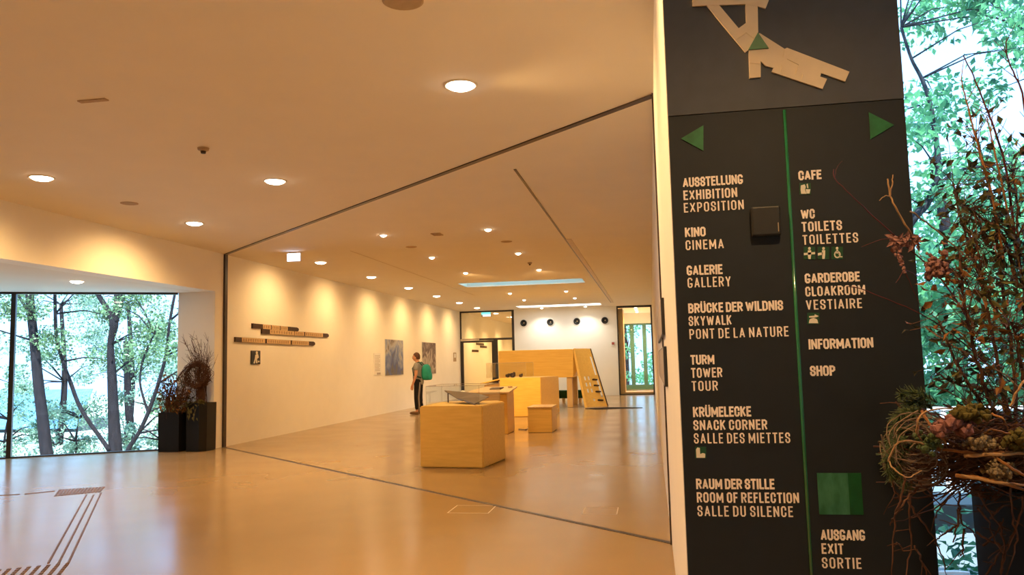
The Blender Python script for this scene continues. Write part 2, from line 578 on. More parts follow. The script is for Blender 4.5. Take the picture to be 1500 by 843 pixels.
def along(s, w, z0, z1, th, mb):
    a = WA + WD * s
    b = WA + WD * (s + w)
    o = NRM * th
    mb.slab([(a.x, a.y, z0), (b.x, b.y, z0), (b.x, b.y, z1), (a.x, a.y, z1)], o)
    return mb


s_m = (at(10.5, 672.6, Z=0) - WA).dot(WD)
w1 = struct('window_1', along(0, 9.2, 2.755, 2.79, .08, along(0, 9.2, 0.0, 0.02, .08, MB())), 'frame_dark', 'floor to ceiling window of the bay')
for s in (s_m, s_m + 2.6, s_m + 5.2):
    along(s - .035, .07, 0, 2.79, .09, MB()).build('mullion', 'frame_dark', w1)
for s0, s1 in ((0.0, s_m - .035), (s_m + .035, s_m + 2.565), (s_m + 2.635, s_m + 5.165), (s_m + 5.235, 9.2)):
    g = MB()
    a, b = WA + WD * s0 + NRM * .04, WA + WD * s1 + NRM * .04
    g.slab([(a.x, a.y, .02), (b.x, b.y, .02), (b.x, b.y, 2.755), (a.x, a.y, 2.755)], NRM * .012)
    g.build('pane', 'window_glass', w1)

# big window right of the panel
w2 = struct('window_2', MB().box(PXR, 6, 3.10, 3.18, 0, .03).box(PXR, 6, 3.10, 3.18, CE - .04, CE).box(3.4, 3.47, 3.10, 3.18, .03, CE - .04), 'frame_dark', 'tall window right of the directory panel')
MB().box(PXR, 3.4, 3.13, 3.142, .03, CE - .04).build('pane', 'window_glass', w2)
MB().box(3.47, 6, 3.13, 3.142, .03, CE - .04).build('pane', 'window_glass', w2)

# partition track: ceiling channel, jambs, floor channel
TA, TB = Vector((XL, 13.27, 0)), Vector((XR, 6.25, 0))
td = (TB - TA).normalized()
tn = Vector((-td.y, td.x, 0))


def track(w, z0, z1):
    a, b = TA, TB
    return MB().prism([tuple((a + tn * w / 2).xy), tuple((b + tn * w / 2).xy), tuple((b - tn * w / 2).xy), tuple((a - tn * w / 2).xy)], z0, z1)


struct('trim_1', track(.062, CE - .012, CE + .01), 'dark_trim', 'dark track crossing the ceiling diagonally')
struct('trim_2', track(.055, -.01, .003), 'dark_trim', 'dark track crossing the floor diagonally')
struct('trim_3', MB().box(XL - .01, XL + .035, 13.225, 13.315, 0, CE), 'dark_trim', 'dark upright guide on the left wall')
struct('trim_4', MB().box(XR - .012, XR + .01, 6.20, 6.30, 0, CE), 'dark_trim', 'dark upright guide on the right wall')
struct('trim_5', MB().box(-1.40, -1.372, 8.35, 29.3, CE - .006, CE + .01), 'dark_trim', 'thin dark strip in place of the shadow gap along the ceiling')  # flat dark strip, its colour standing for the shade inside a gap
struct('trim_6', MB().box(-1.372, -1.28, 13.5, 29.3, CE - .008, CE + .01), 'slot_pale', 'pale curtain rail along the ceiling slot')
struct('trim_7', MB().box(-5.36, -5.34, 13.6, 24.0, CE - .004, CE + .01), 'slot_pale', 'faint thin joint in the ceiling')

# glazed partition with door at the back left
d1 = thing('glazed_partition', 'dark framed glazed partition beside the white back wall', 'glazed partition', (-6.5, YB, 0))
P = MB()
P.box(XL, XL + .05, YB, YB + .08, 2.33, CE - .06)            # upper left post
P.box(XL, -5.40, YB, YB + .08, CE - .06, CE)                 # head
P.box(-5.50, -5.40, YB, YB + .08, 0, CE - .06)
P.box(XL + .1, -5.50, YB, YB + .08, 2.30, 2.38)              # transom
P.box(-6.27, -6.10, YB, YB + .08, 0, 2.30)                   # post beside the door
P.box(-6.10, -5.50, YB, YB + .08, 0, .06)
P.build('frame', 'frame_dark', d1)
MB().box(XL + .05, -5.50, YB + .03, YB + .042, 2.38, CE - .06).build('pane', 'door_glass', d1)
MB().box(-6.10, -5.50, YB + .03, YB + .042, .06, 2.30).build('pane', 'door_glass', d1)
dd = thing('glazed_door', 'glazed door leaf with dark stiles in the back partition', 'door', (-6.95, YB, 0))
D = MB()
D.box(XL + .01, XL + .13, YB - .01, YB + .06, 0.005, 2.29)
D.box(-6.34, -6.275, YB - .01, YB + .06, 0.005, 2.29)
D.box(XL + .13, -6.34, YB - .01, YB + .06, 2.22, 2.29)
D.box(XL + .13, -6.34, YB - .01, YB + .06, .005, .10)
D.build('door_frame', 'frame_dark', dd)
MB().box(XL + .13, -6.34, YB + .02, YB + .032, .10, 2.22).build('pane', 'door_glass', dd)
MB().tube([(-6.37, YB - .012, 1.0), (-6.37, YB - .06, 1.0), (-6.37, YB - .06, 1.3), (-6.37, YB - .012, 1.3)], .012).build('handle', 'closer_grey', dd)
MB().bbox(XL + .02, -6.85, YB - .07, YB - .012, 2.30, 2.37, .01).build('door_closer', 'closer_grey', dd)

# back right vestibule door
vd = thing('vestibule_door', 'tall glazed door in a timber lining at the right end of back wall', 'door', (-.6, YB, 0))
V = MB()
V.box(-1.28, -1.23, YB - .02, YB + .12, 0, CE - .04).box(XR - .06, XR - .005, YB - .02, YB + .12, 0, CE - .04)
V.box(-1.28, XR - .005, YB - .02, YB + .12, CE - .08, CE).box(-1.28, XR - .005, YB - .02, YB + .12, .001, .04)
V.build('door_frame', 'frame_dark', vd)
V = MB()
V.box(-1.23, -1.05, YB + .13, YB + 1.4, .01, 3.40).box(-1.05, XR, YB + .13, YB + 1.4, .003, .10).box(XR - .05, XR, YB + .13, YB + 1.4, .1, 3.4)
V.build('timber_lining', 'frame_timber', vd)
MB().box(-1.23, XR - .06, YB + .04, YB + .052, .04, CE - .08).build('pane', 'door_glass', vd)
w3 = struct('window_3', MB().box(-1.28, XR, 36.9, 37, 0, .22).box(-1.28, XR, 36.9, 37, 2.95, 3.03).box(-.93, -.74, 36.9, 37, .22, 2.95).box(-.36, -.18, 36.9, 37, .22, 2.95), 'mullion_reflect', 'window at the far end of the vestibule')
MB().box(-1.28, XR, 36.94, 36.95, .22, 2.95).build('pane', 'window_glass', w3)

# ------------------------------------------------------------------ downlights


def lamp(name, x, y, r, watts, label, group, z=CE, col=WARM, size=142, blend=.7, tilt=0.0, fwd=0.0):
    t = thing(name, label, 'ceiling light', (x, y, z), group)
    MB().lathe((x, y, z), [(r * .93, .02), (r * 1.12, .02), (r * 1.12, -.006), (r * 1.02, -.010), (r * .93, -.006)], 32).build('trim_ring', 'lamp_trim', t, smooth=True)
    MB().lathe((x, y, z), [(.001, .006), (r * .93, .006), (r * .93, -.006), (r * .86, -.016), (r * .66, -.028), (r * .36, -.036), (.001, -.038)], 32, closed=False).build('diffuser', 'lamp_glow', t, smooth=True)
    L = bpy.data.lights.new('lamp_light', 'SPOT')
    L.energy = watts * 4 * pi / 4
    L.color = col
    L.spot_size = radians(size)
    L.spot_blend = blend
    L.shadow_soft_size = r * .5
    lo = bpy.data.objects.new('lamp_light', L)
    COL.objects.link(lo)
    lo.parent = t
    lo.location = (0, 0, -.06)
    lo.rotation_euler = (fwd, tilt, 0)
    return t


G1 = 'large round downlights in the foyer ceiling'
lamp('downlight', -1.34, 5.66, .115, BIG_W, 'large round downlight nearest the dark directory panel', G1, tilt=radians(-34))
lamp('downlight', -4.10, 8.16, .115, BIG_W, 'large round downlight in the middle of the foyer ceiling', G1)
lamp('downlight', -6.38, 7.34, .115, BIG_W, 'large round downlight near the header, leftmost in the foyer', G1, tilt=radians(22))
lamp('downlight', -6.39, 10.25, .115, BIG_W, 'large round downlight between the header and the diagonal ceiling track', G1, tilt=radians(22))
lamp('downlight', -8.58, 10.64, .10, BIG_W * .5, 'round downlight in the low ceiling of the window bay', 'bay lights', z=2.79)
for i, (x, y) in enumerate(((-1.15, 2.9), (-4.10, 3.3), (-4.1, .4), (-6.4, 3.6), (0.6, 1.3))):  # unseen lamps added to brighten the foyer and the top of the panel
    lamp('downlight', x, y, .115, BIG_W, 'large round downlight added out of view to light the foyer', G1, tilt=radians(-30) if i == 0 else 0.0)
G2 = 'large downlights in a row along the left wall'
ORD = ['first', 'second', 'third', 'fourth', 'fifth', 'sixth', 'seventh']
for i, y in enumerate((14.92, 17.85, 20.8, 23.7, 26.65, 29.5)):
    lamp('downlight', -6.5, y, .115, ROW_W, '%s large downlight from the white exit sign along left wall' % ORD[i], G2, size=140, blend=.8, tilt=radians(28))
G3 = 'small downlights in two columns over the exhibition'
for nm, x in (('left', -4.19), ('right', -2.46)):
    k = 0
    for y in (12.09, 14.97, 17.85, 23.75, 26.5, 30.9):
        lamp('small_downlight', x, y, .055, SMALL_W * (.35 if y > 30 else 1.35 if y == 17.85 else 1.35 if y < 17 else 1), '%s small downlight from the diagonal track in the column nearer the %s wall' % (ORD[k], nm), G3, size=128, blend=.8, fwd=radians(42) if y == 17.85 else radians(25) if y == 14.97 else radians(-14) if y == 12.09 else 0.0, col=WARM if y < 20 else NEUTRAL)
        k += 1
for i, (x, y) in enumerate(((-6.5, 33.2), (-6.3, 36.2), (-6.5, 39.5), (-5.9, 42.5))):
    lamp('downlight', x, y, .10, 60, '%s downlight behind the glass above the partition door' % ORD[i], 'corridor lights')
for i, y in enumerate((32.8, 34.2, 35.6)):
    lamp('small_downlight', -.55, y, .07, 60, '%s downlight behind the timber lined back door' % ORD[i], 'vestibule lights')

# ------------------------------------------------------------------ small ceiling fittings


def disc(name, x, y, r, h, m, label, cat, z=CE):
    o = MB().lathe((x, y, z), [(0.001, 0.002), (r, .002), (r, -h * .6), (r * .9, -h), (0.001, -h)], 28, closed=False).build(name, m, None, (x, y, z), smooth=False)
    return tag(o, label, cat)


p = at(590, 0, Z=CE)
disc('ceiling_speaker', p.x, p.y, .12, .012, 'detector_grey', 'grey round ceiling disc at the top edge of the photo', 'ceiling speaker')
disc('ceiling_speaker', -6.37, 8.78, .105, .008, 'vent_grey', 'round brown ceiling speaker between two foyer downlights by the header', 'ceiling speaker')
disc('ceiling_speaker', -2.41, 13.44, .10, .008, 'vent_grey', 'round brown ceiling speaker near the right small downlight column', 'ceiling speaker')
disc('ceiling_speaker', -4.16, 13.5, .10, .008, 'vent_grey', 'round brown ceiling speaker below the small square hatch', 'ceiling speaker')
sd = thing('smoke_detector', 'small smoke detector with dark tip on the foyer ceiling', 'smoke detector', (-4.12, 6.74, CE))
MB().lathe((-4.12, 6.74, CE), [(.001, 0), (.055, 0), (.05, -.02), (.03, -.03), (.001, -.03)], 24, closed=False).build('base', 'detector_grey', sd)
MB().lathe((-4.12, 6.74, CE - .03), [(.001, 0), (.026, 0), (.022, -.022), (.001, -.024)], 20, closed=False).build('sensor_tip', 'bar_dark', sd)
sd2 = thing('smoke_detector', 'small dark detector between the downlights before the first rooflight', 'smoke detector', (-2.47, 16.52, CE))
MB().lathe((-2.47, 16.52, CE), [(.001, 0), (.05, 0), (.045, -.02), (.025, -.035), (.001, -.035)], 24, closed=False).build('base', 'detector_grey', sd2)
MB().lathe((-2.47, 16.52, CE - .035), [(.001, 0), (.022, 0), (.018, -.022), (.001, -.024)], 20, closed=False).build('sensor_tip', 'bar_dark', sd2)
h = MB().bbox(-3.43, -3.27, 12.18, 12.40, CE - .012, CE + .004, .004)
for k in range(5): h.box(-3.41, -3.29, 12.205 + k * .038, 12.222 + k * .038, CE - .016, CE - .011)
tag(h.build('ceiling_vent', 'vent_grey', None, (-3.35, 12.29, CE)), 'small square grille in the ceiling between the downlight columns', 'vent')
h = MB().bbox(-4.30, -4.06, 5.28, 5.33, CE - .010, CE + .004, .003)
tag(h.build('ceiling_sensor', 'vent_grey', None, (-4.15, 5.3, CE)), 'faint narrow sensor strip on the ceiling at upper left', 'sensor')

# exit signs
ex = at(431, 377, Z=3.40)
e = thing('exit_sign', 'glowing white exit sign box hanging under the ceiling', 'exit sign', (ex.x, ex.y, CE))
MB().bbox(ex.x - .135, ex.x + .135, ex.y - .02, ex.y + .02, 3.315, 3.475, .006).build('housing', 'lamp_trim', e)
MB().box(ex.x - .125, ex.x + .125, ex.y - .026, ex.y - .0205, 3.325, 3.465).build('light_panel', 'exit_glow', e)
for dx in (-.08, .08): MB().tube([(ex.x + dx, ex.y, 3.47), (ex.x + dx, ex.y, CE)], .006).build('hanger', 'closer_grey', e)
ex = at(712, 460.5, Z=3.37)
e = thing('exit_sign', 'small teal and white exit sign near the partition door', 'exit sign', (ex.x, ex.y, CE))
MB().bbox(ex.x - .20, ex.x + .20, ex.y - .02, ex.y + .02, 3.27, 3.47, .006).build('housing', 'lamp_trim', e)
MB().box(ex.x - .19, ex.x + .19, ex.y - .026, ex.y - .0205, 3.35, 3.46).build('light_panel', 'exit_teal', e)
MB().box(ex.x - .13, ex.x + .19, ex.y - .026, ex.y - .0205, 3.28, 3.349).build('white_panel', 'exit_glow', e)
for dx in (-.1, .1): MB().tube([(ex.x + dx, ex.y, 3.46), (ex.x + dx, ex.y, CE)], .006).build('hanger', 'closer_grey', e)

# air nozzles on the back wall
for i, x in enumerate((-5.01, -3.93, -2.86, -1.75)):
    t = thing('air_nozzle', ['round black air nozzle nearest the glazed partition', 'second black air nozzle from the glazed partition', 'third black air nozzle from the glazed partition', 'round black air nozzle nearest the vestibule door'][i], 'air nozzle', (x, YB, 2.945), 'jet nozzles on the back wall')
    MB().lathe((x, YB, 2.945), [(.175, 0), (.175, -.012), (.135, -.02), (.13, 0)], 32, 'Y').build('collar', 'white_paint', t, smooth=True)
    MB().lathe((x, YB, 2.945), [(.135, -.004), (.135, -.024), (.11, -.05), (.085, -.05), (.06, -.015), (.001, -.012)], 32, 'Y', closed=False).build('nozzle', 'nozzle_black', t, smooth=True)
    MB().ball((x + .015, YB - .03, 2.95), .028, 2).build('core', 'detector_grey', t, smooth=True)
fa = thing('call_point', 'small red and white call point beside the vestibule door', 'call point', (-1.46, YB, 1.99))
MB().bbox(-1.53, -1.39, YB - .03, YB, 1.92, 2.10, .008).build('box', 'white_paint', fa)
MB().bbox(-1.51, -1.41, YB - .042, YB - .029, 1.98, 2.08, .005).build('button_plate', 'red_box', fa)

# ------------------------------------------------------------------ lettering
BOWL = [(0, .53), (.65, .53), (1, .41), (1, .13), (.68, 0), (0, 0)]
ARC = [(1, .70), (1, .86), (.74, 1), (.26, 1), (0, .86), (0, .14), (.26, 0), (.74, 0), (1, .14)]
RING = [(.5, 1), (.26, 1), (0, .86), (0, .14), (.26, 0), (.74, 0), (1, .14), (1, .86), (.74, 1), (.5, 1)]
STEM = [(0, 0), (0, 1)]
GLY = {
    'A': (.52, [[(0, 0), (.5, 1), (1, 0)], [(.2, .28), (.8, .28)]]), 'B': (.48, [STEM, [(0, 1), (.6, 1), (.93, .88), (.93, .65), (.6, .53), (0, .53)], BOWL]),
    'C': (.46, [ARC + [(1, .32)]]), 'D': (.48, [STEM, [(0, 1), (.62, 1), (1, .84), (1, .16), (.62, 0), (0, 0)]]),
    'E': (.40, [STEM, [(0, 1), (1, 1)], [(0, .53), (.85, .53)], [(0, 0), (1, 0)]]), 'F': (.38, [STEM, [(0, 1), (1, 1)], [(0, .51), (.85, .51)]]),
    'G': (.48, [[(1, .82), (1, .87), (.74, 1), (.26, 1), (0, .86), (0, .14), (.26, 0), (.74, 0), (1, .14), (1, .38), (.66, .38)]]), 'H': (.48, [STEM, [(1, 0), (1, 1)], [(0, .52), (1, .52)]]), 'I': (0, [[(.5, 0), (.5, 1)]]),
    'K': (.48, [STEM, [(1, 1), (.05, .42)], [(.34, .60), (1, 0)]]), 'L': (.38, [[(0, 1), (0, 0), (1, 0)]]),
    'M': (.62, [[(0, 0), (0, 1), (.5, .22), (1, 1), (1, 0)]]), 'N': (.50, [[(0, 0), (0, 1), (1, 0), (1, 1)]]), 'O': (.48, [RING]),
    'P': (.46, [STEM, [(0, 1), (.64, 1), (1, .88), (1, .58), (.64, .45), (0, .45)]]), 'R': (.48, [STEM, [(0, 1), (.64, 1), (1, .88), (1, .60), (.64, .48), (0, .48)], [(.52, .48), (1, 0)]]),
    'S': (.46, [[(1, .72), (1, .87), (.74, 1), (.26, 1), (0, .87), (0, .68), (.16, .57), (.84, .44), (1, .32), (1, .13), (.74, 0), (.26, 0), (0, .13), (0, .28)]]),
    'T': (.44, [[(0, 1), (1, 1)], [(.5, 1), (.5, 0)]]), 'U': (.48, [[(0, 1), (0, .14), (.26, 0), (.74, 0), (1, .14), (1, 1)]]),
    'V': (.50, [[(0, 1), (.5, 0), (1, 1)]]), 'W': (.74, [[(0, 1), (.25, 0), (.5, .88), (.75, 0), (1, 1)]]),
    'X': (.50, [[(0, 0), (1, 1)], [(0, 1), (1, 0)]]), 'Y': (.50, [[(0, 1), (.5, .45), (1, 1)], [(.5, .45), (.5, 0)]]),
}
GLY['Ü'] = GLY['U']


def put_text(mb, s, org, ux, uy, nrm, width, cap, wgt=1, depth=.002):
    """condensed capitals from flat raised strokes: org = lower-left, ux/uy unit axes, nrm = outwards"""
    t, gap, kw = ((.125, .155, .94), (.155, .115, 1.0), (.188, .062, 1.10))[wgt]
    org, ux, uy, nrm = Vector(org), Vector(ux), Vector(uy), Vector(nrm)
    x = 0.0
    quads = []
    for ch in s:
        if ch == ' ':
            x += .20
            continue
        w, strokes = GLY[ch]
        w = max(t, w * kw + (t - .15) * .6) if w else t
        mp = lambda p: Vector((x + t / 2 + p[0] * (w - t), t / 2 + p[1] * (1 - t)))
        for st in strokes:
            pts = [mp(p) for p in st]
            for i in range(len(pts) - 1):
                a, b = pts[i], pts[i + 1]
                d = (b - a).normalized()
                ortho = abs(d.x) < .01 or abs(d.y) < .01
                e0 = t / 2 if ortho and i == 0 else t * .22
                e1 = t / 2 if ortho and i == len(pts) - 2 else t * .22
                n = Vector((-d.y, d.x)) * t / 2 * (1.0 if ortho else .92)
                quads.append([a - d * e0 - n, b + d * e1 - n, b + d * e1 + n, a - d * e0 + n])
        if ch == 'Ü':
            for fx in (.22, .78):
                c = x + fx * w
                quads.append([Vector((c - t * .42, 1.03)), Vector((c + t * .42, 1.03)), Vector((c + t * .42, 1.18)), Vector((c - t * .42, 1.18))])
        x += w + gap
    k = width / (x - gap)
    for iq, q in enumerate(quads):
        dp = depth + (iq % 9) * .00005
        q = [Vector((p.x, min(max(p.y, 0), 1.2))) for p in q]
        mb.slab([org + ux * (p.x * k) + uy * (p.y * cap) + nrm * dp for p in q], nrm * -dp)


# ------------------------------------------------------------------ directory panel
FY = PY            # front face of the panel
XLp = XR
sg = thing('directory_panel', 'tall dark grey directory panel on the end of the right wall', 'sign', ((XR + PXR) / 2, PY, 0))
zs = at(1150, 158, Y=PY).z
MB().box(XR + .002, PXR, PY, PY + .02, 0, zs - .001).build('lower_panel', 'panel_dark', sg)
up = MB().box(XR + .002, PXR, PY - .004, PY + .02, zs + .001, CE).build('upper_panel', 'panel_grey', sg)
up['label'] = 'lighter grey upper panel carrying the floor plan'


def pp(px, py): return at(px, py, Y=FY)


LINES = [
    ('exhibition', [('AUSSTELLUNG', 2, 1000.4, 1088.7, 274.9, 261.0), ('EXHIBITION', 1, 1001.4, 1080.4, 293.6, 279.6), ('EXPOSITION', 0, 1002, 1090, 311.8, 297.9)]),
    ('cinema', [('KINO', 2, 1003.6, 1034, 347.9, 333.9), ('CINEMA', 0, 1004.6, 1060.6, 366.8, 352.7)]),
    ('gallery', [('GALERIE', 2, 1006.2, 1058.7, 404, 389.6), ('GALLERY', 0, 1007.5, 1070.9, 422.2, 407.4)]),
    ('skywalk', [('BRÜCKE DER WILDNIS', 2, 1008.4, 1147.6, 459.4, 445), ('SKYWALK', 1, 1009, 1072, 478, 463.7), ('PONT DE LA NATURE', 0, 1010.2, 1155.4, 497.2, 482.6)]),
    ('tower', [('TURM', 2, 1011.8, 1046.7, 534.7, 520.5), ('TOWER', 1, 1012.6, 1058.3, 554, 539.5), ('TOUR', 0, 1013.5, 1051.8, 573.3, 558.8)]),
    ('snack corner', [('KRÜMELECKE', 2, 1015.4, 1100.6, 611.6, 596.6), ('SNACK CORNER', 1, 1016, 1124.2, 630.8, 616), ('SALLE DES MIETTES', 0, 1016.8, 1157.8, 650.2, 635.2)]),
    ('room of reflection', [('RAUM DER STILLE', 2, 1020, 1134.7, 717, 701.8), ('ROOM OF REFLECTION', 1, 1021, 1170.7, 736.7, 721.6), ('SALLE DU SILENCE', 0, 1022, 1161.7, 756.7, 741.3)]),
    ('cafe', [('CAFE', 2, 1169.8, 1203.6, 264.6, 250.8)]),
    ('toilets', [('WC', 2, 1173.3, 1193.8, 321.3, 307.2), ('TOILETS', 1, 1174.6, 1233.8, 340, 325.7), ('TOILETTES', 0, 1176, 1257.5, 359, 344.8)]),
    ('cloakroom', [('GARDEROBE', 2, 1179.2, 1259.9, 415.6, 401.2), ('CLOAKROOM', 1, 1180, 1267.9, 434.8, 420.5), ('VESTIAIRE', 0, 1181, 1263, 454.4, 440)]),
    ('information', [('INFORMATION', 2, 1184.7, 1279.6, 512.3, 497.2)]),
    ('shop', [('SHOP', 2, 1186.9, 1223.9, 551.4, 536.4)]),
    ('exit', [('AUSGANG', 2, 1202.5, 1267.3, 791.8, 776)]),
    ('exit', [('EXIT', 1, 1203.8, 1235.8, 811.8, 796.4), ('SORTIE', 0, 1204.4, 1261.9, 832.8, 817)]),
]
LINES[-2] = ('exit', LINES[-2][1] + LINES[-1][1])
LINES.pop()
for nm, ls in LINES:
    mb = MB()
    for s, wgt, xl, xr, yb, yt in ls:
        a, b, t = pp(xl, yb), pp(xr, yb), pp(xl, yt)
        put_text(mb, s, (a.x, PY, a.z), (1, 0, 0), (0, 0, 1), (0, -1, 0), b.x - a.x, t.z - a.z, wgt)
    o = mb.build('lettering', 'letter_cream', sg)
    o['label'] = 'cream lettering naming the ' + nm

# flat raised shapes


def flat(mb, pts, d0, d1, mi=0, front=FY):
    ps = [pp(*q) for q in pts]
    mb.slab([(q.x, front - d1, q.z) for q in ps], (0, d1 - d0, 0), mi)
    return mb


o = flat(MB(), [(997.6, 203.5), (1030.3, 184), (1030.3, 221.4)], 0, .004).build('left_arrow', 'sign_green', sg)
o['label'] = 'green triangle arrow pointing left'
o = flat(MB(), [(1272.3, 165), (1275, 204.4), (1309.3, 183.6)], 0, .004).build('right_arrow', 'sign_green', sg)
o['label'] = 'green triangle arrow pointing right'
zt, zb_ = pp(1149, 158), pp(1188.5, 850)
lx0, lx1 = pp(1149, 158).x, pp(1188.5, 850).x
lxm = (lx0 + lx1) / 2
MB().tube([(lxm, PY - .003, 0.02), (lxm, PY - .003, zs - .01)], .0065, 10).build('divider_rod', 'line_green', sg, smooth=True)
q0, q1 = pp(1196.5, 693), pp(1200.4, 754.5)
qx0, qx1, qz1, qz0 = pp(1198, 720).x, pp(1262.6, 720).x, pp(1229, 693.4).z, pp(1232, 754.3).z
sqp = MB().box(qx0, qx0 + (qx1 - qx0) * .70, PY - .003, PY, qz0, qz1).build('green_square', 'square_green', sg)
MB().box(qx0 + (qx1 - qx0) * .70, qx1, PY - .003, PY, qz0, qz1).build('dark_band', 'square_deep', sqp)


def C4(x, y): return (970 + x / 3.5135, y / 3.5135)


plan = MB()
A1 = [C4(*q) for q in ((155, -40), (560, -40), (550, 0), (530, 50), (487, 38), (430, 28), (285, 33), (205, 36), (155, 38))]
A2 = [C4(*q) for q in ((190, -10), (270, -10), (292, 33), (392, 152), (430, 124), (424, -10), (489, -10), (492, 178), (443, 262), (425, 275))]
A3 = [C4(*q) for q in ((443, 262), (492, 178), (502, 178), (628, 258), (640, 252), (960, 375), (938, 425), (815, 382), (810, 400), (845, 412), (822, 463), (560, 375), (570, 355), (530, 345), (520, 335), (505, 320), (505, 402), (447, 408))]
flat(plan, A1, .0, .0085, front=FY - .004)
flat(plan, A2, .0, .008, front=FY - .004)
flat(plan, A3, .0, .008, front=FY - .004)
po = plan.build('floor_plan', 'plan_cream', sg)
ln = MB()
for a, b in (((380, 210), (430, 175)), ((430, 175), (470, 205)), ((628, 258), (620, 300)), ((640, 310), (700, 340)), ((700, 340), (680, 390)), ((610, 340), (605, 380)), ((720, 385), (715, 415)), ((450, 330), (500, 335))):
    a, b = pp(*C4(*a)), pp(*C4(*b))
    ln.tube([(a.x, FY - .0125, a.z), (b.x, FY - .0125, b.z)], .0012, 5)
ln.build('plan_line', 'plan_line', po)
flat(MB(), [C4(490, 176), C4(545, 256), C4(441, 264)], .008, .013, front=FY - .004).build('location_marker', 'sign_green', po)


# small pictogram tiles
def icon(x0, y0, x1, y1, shapes, name):
    t = flat(MB(), [(x0, y0), (x1, y0), (x1, y1), (x0, y1)], 0, .002).build('pictogram_tile', 'icon_green', sg)
    t['label'] = name
    s = MB()
    for sh in shapes:
        flat(s, [(x0 + u * (x1 - x0), y0 + v * (y1 - y0)) for u, v in sh], .002, .0035)
    s.build('symbol', 'icon_white', t)


def circ(cx, cy, r, n=10, ry=None): return [(cx + r * cos(2 * pi * k / n), cy + (ry or r) * sin(2 * pi * k / n)) for k in range(n)]


cup = [[(.12, .22), (.45, .12), (.55, .35), (.48, .6), (.62, .95), (.15, .95), (.1, .6)], [(.55, .55), (.95, .55), (.88, .92), (.62, .92)], [(.62, .1), (.72, .05), (.78, .45), (.68, .45)]]
icon(1170.9, 268.5, 1187.6, 285.2, cup, 'green tile with a cafe symbol')
body = [circ(.5, .14, .12), [(.36, .28), (.64, .28), (.64, .62), (.60, .98), (.40, .98), (.36, .62)]]
icon(1177, 361.8, 1194, 380.3, body + [[(.02, .50), (.98, .42), (.98, .60), (.02, .68)]], 'green tile with a baby changing symbol')
icon(1197.8, 361.8, 1214.4, 380, body + [[(.0, .52), (.45, .45), (.45, .65), (.0, .72)]], 'green tile with a standing figure symbol')
ring = [[(.5 + .30 * cos(a), .64 + .30 * sin(a)), (.5 + .30 * cos(a + .55), .64 + .30 * sin(a + .55)), (.5 + .19 * cos(a + .55), .64 + .19 * sin(a + .55)), (.5 + .19 * cos(a), .64 + .19 * sin(a))] for a in [k * .524 for k in range(12)]]
icon(1218, 361.8, 1234.6, 379.8, [circ(.48, .12, .11), [(.42, .24), (.56, .24), (.58, .55), (.40, .55)], [(.55, .50), (.8, .78), (.95, .78), (.95, .86), (.74, .86)]] + ring, 'green tile with a wheelchair symbol')
icon(1018.2, 655, 1034.4, 671.8, [[(.08, .22), (.2, .05), (.42, .1), (.45, .6), (.52, .62), (.62, .55), (.78, .55), (.92, .62), (.9, .95), (.12, .95)]], 'green tile with a food and drink symbol')
icon(1182.4, 458.6, 1200, 475.2, [[(.15, .3), (.6, .25), (.62, .12), (.95, .3), (.8, .38), (.62, .42), (.15, .42)], [(.12, .92), (.18, .6), (.3, .52), (.5, .45), (.7, .52), (.82, .6), (.9, .92)]], 'green tile with a coat symbol')

# black box on the panel
bx = thing('sensor_box', 'small square black box fixed on the directory panel', 'sensor box', (pp(1120, 326).x, PY, pp(1120, 326).z))
a, b = pp(1098.5, 306), pp(1143, 346)
MB().bbox(a.x, b.x, PY - .035, PY, b.z, a.z, .006).build('housing', 'sensor_black', bx)
MB().box(b.x - .012, b.x - .009, PY - .0365, PY - .034, b.z + .012, b.z + .045).build('slit', 'detector_grey', bx)

# mounted pictures seen edge-on along the right wall
for i, (y0, y1, z0, z1, lab) in enumerate(((5.3, 8.4, 1.555, 1.80, 'upper dark edged picture on the right wall, seen edge on'), (5.1, 8.2, 1.22, 1.475, 'lower dark edged picture on the right wall, seen edge on'))):
    t = thing('wall_picture', lab, 'picture', (XR, (y0 + y1) / 2, z0), 'pictures along the right wall')
    MB().bbox(XR - .022, XR - .001, y0, y1, z0, z1, .003).build('frame', 'frame_dark', t)
    MB().box(XR - .0245, XR - .0215, y0 + .02, y1 - .02, z0 + .012, z1 - .012).build('print', 'paper_ink', t)

# ------------------------------------------------------------------ left wall signs


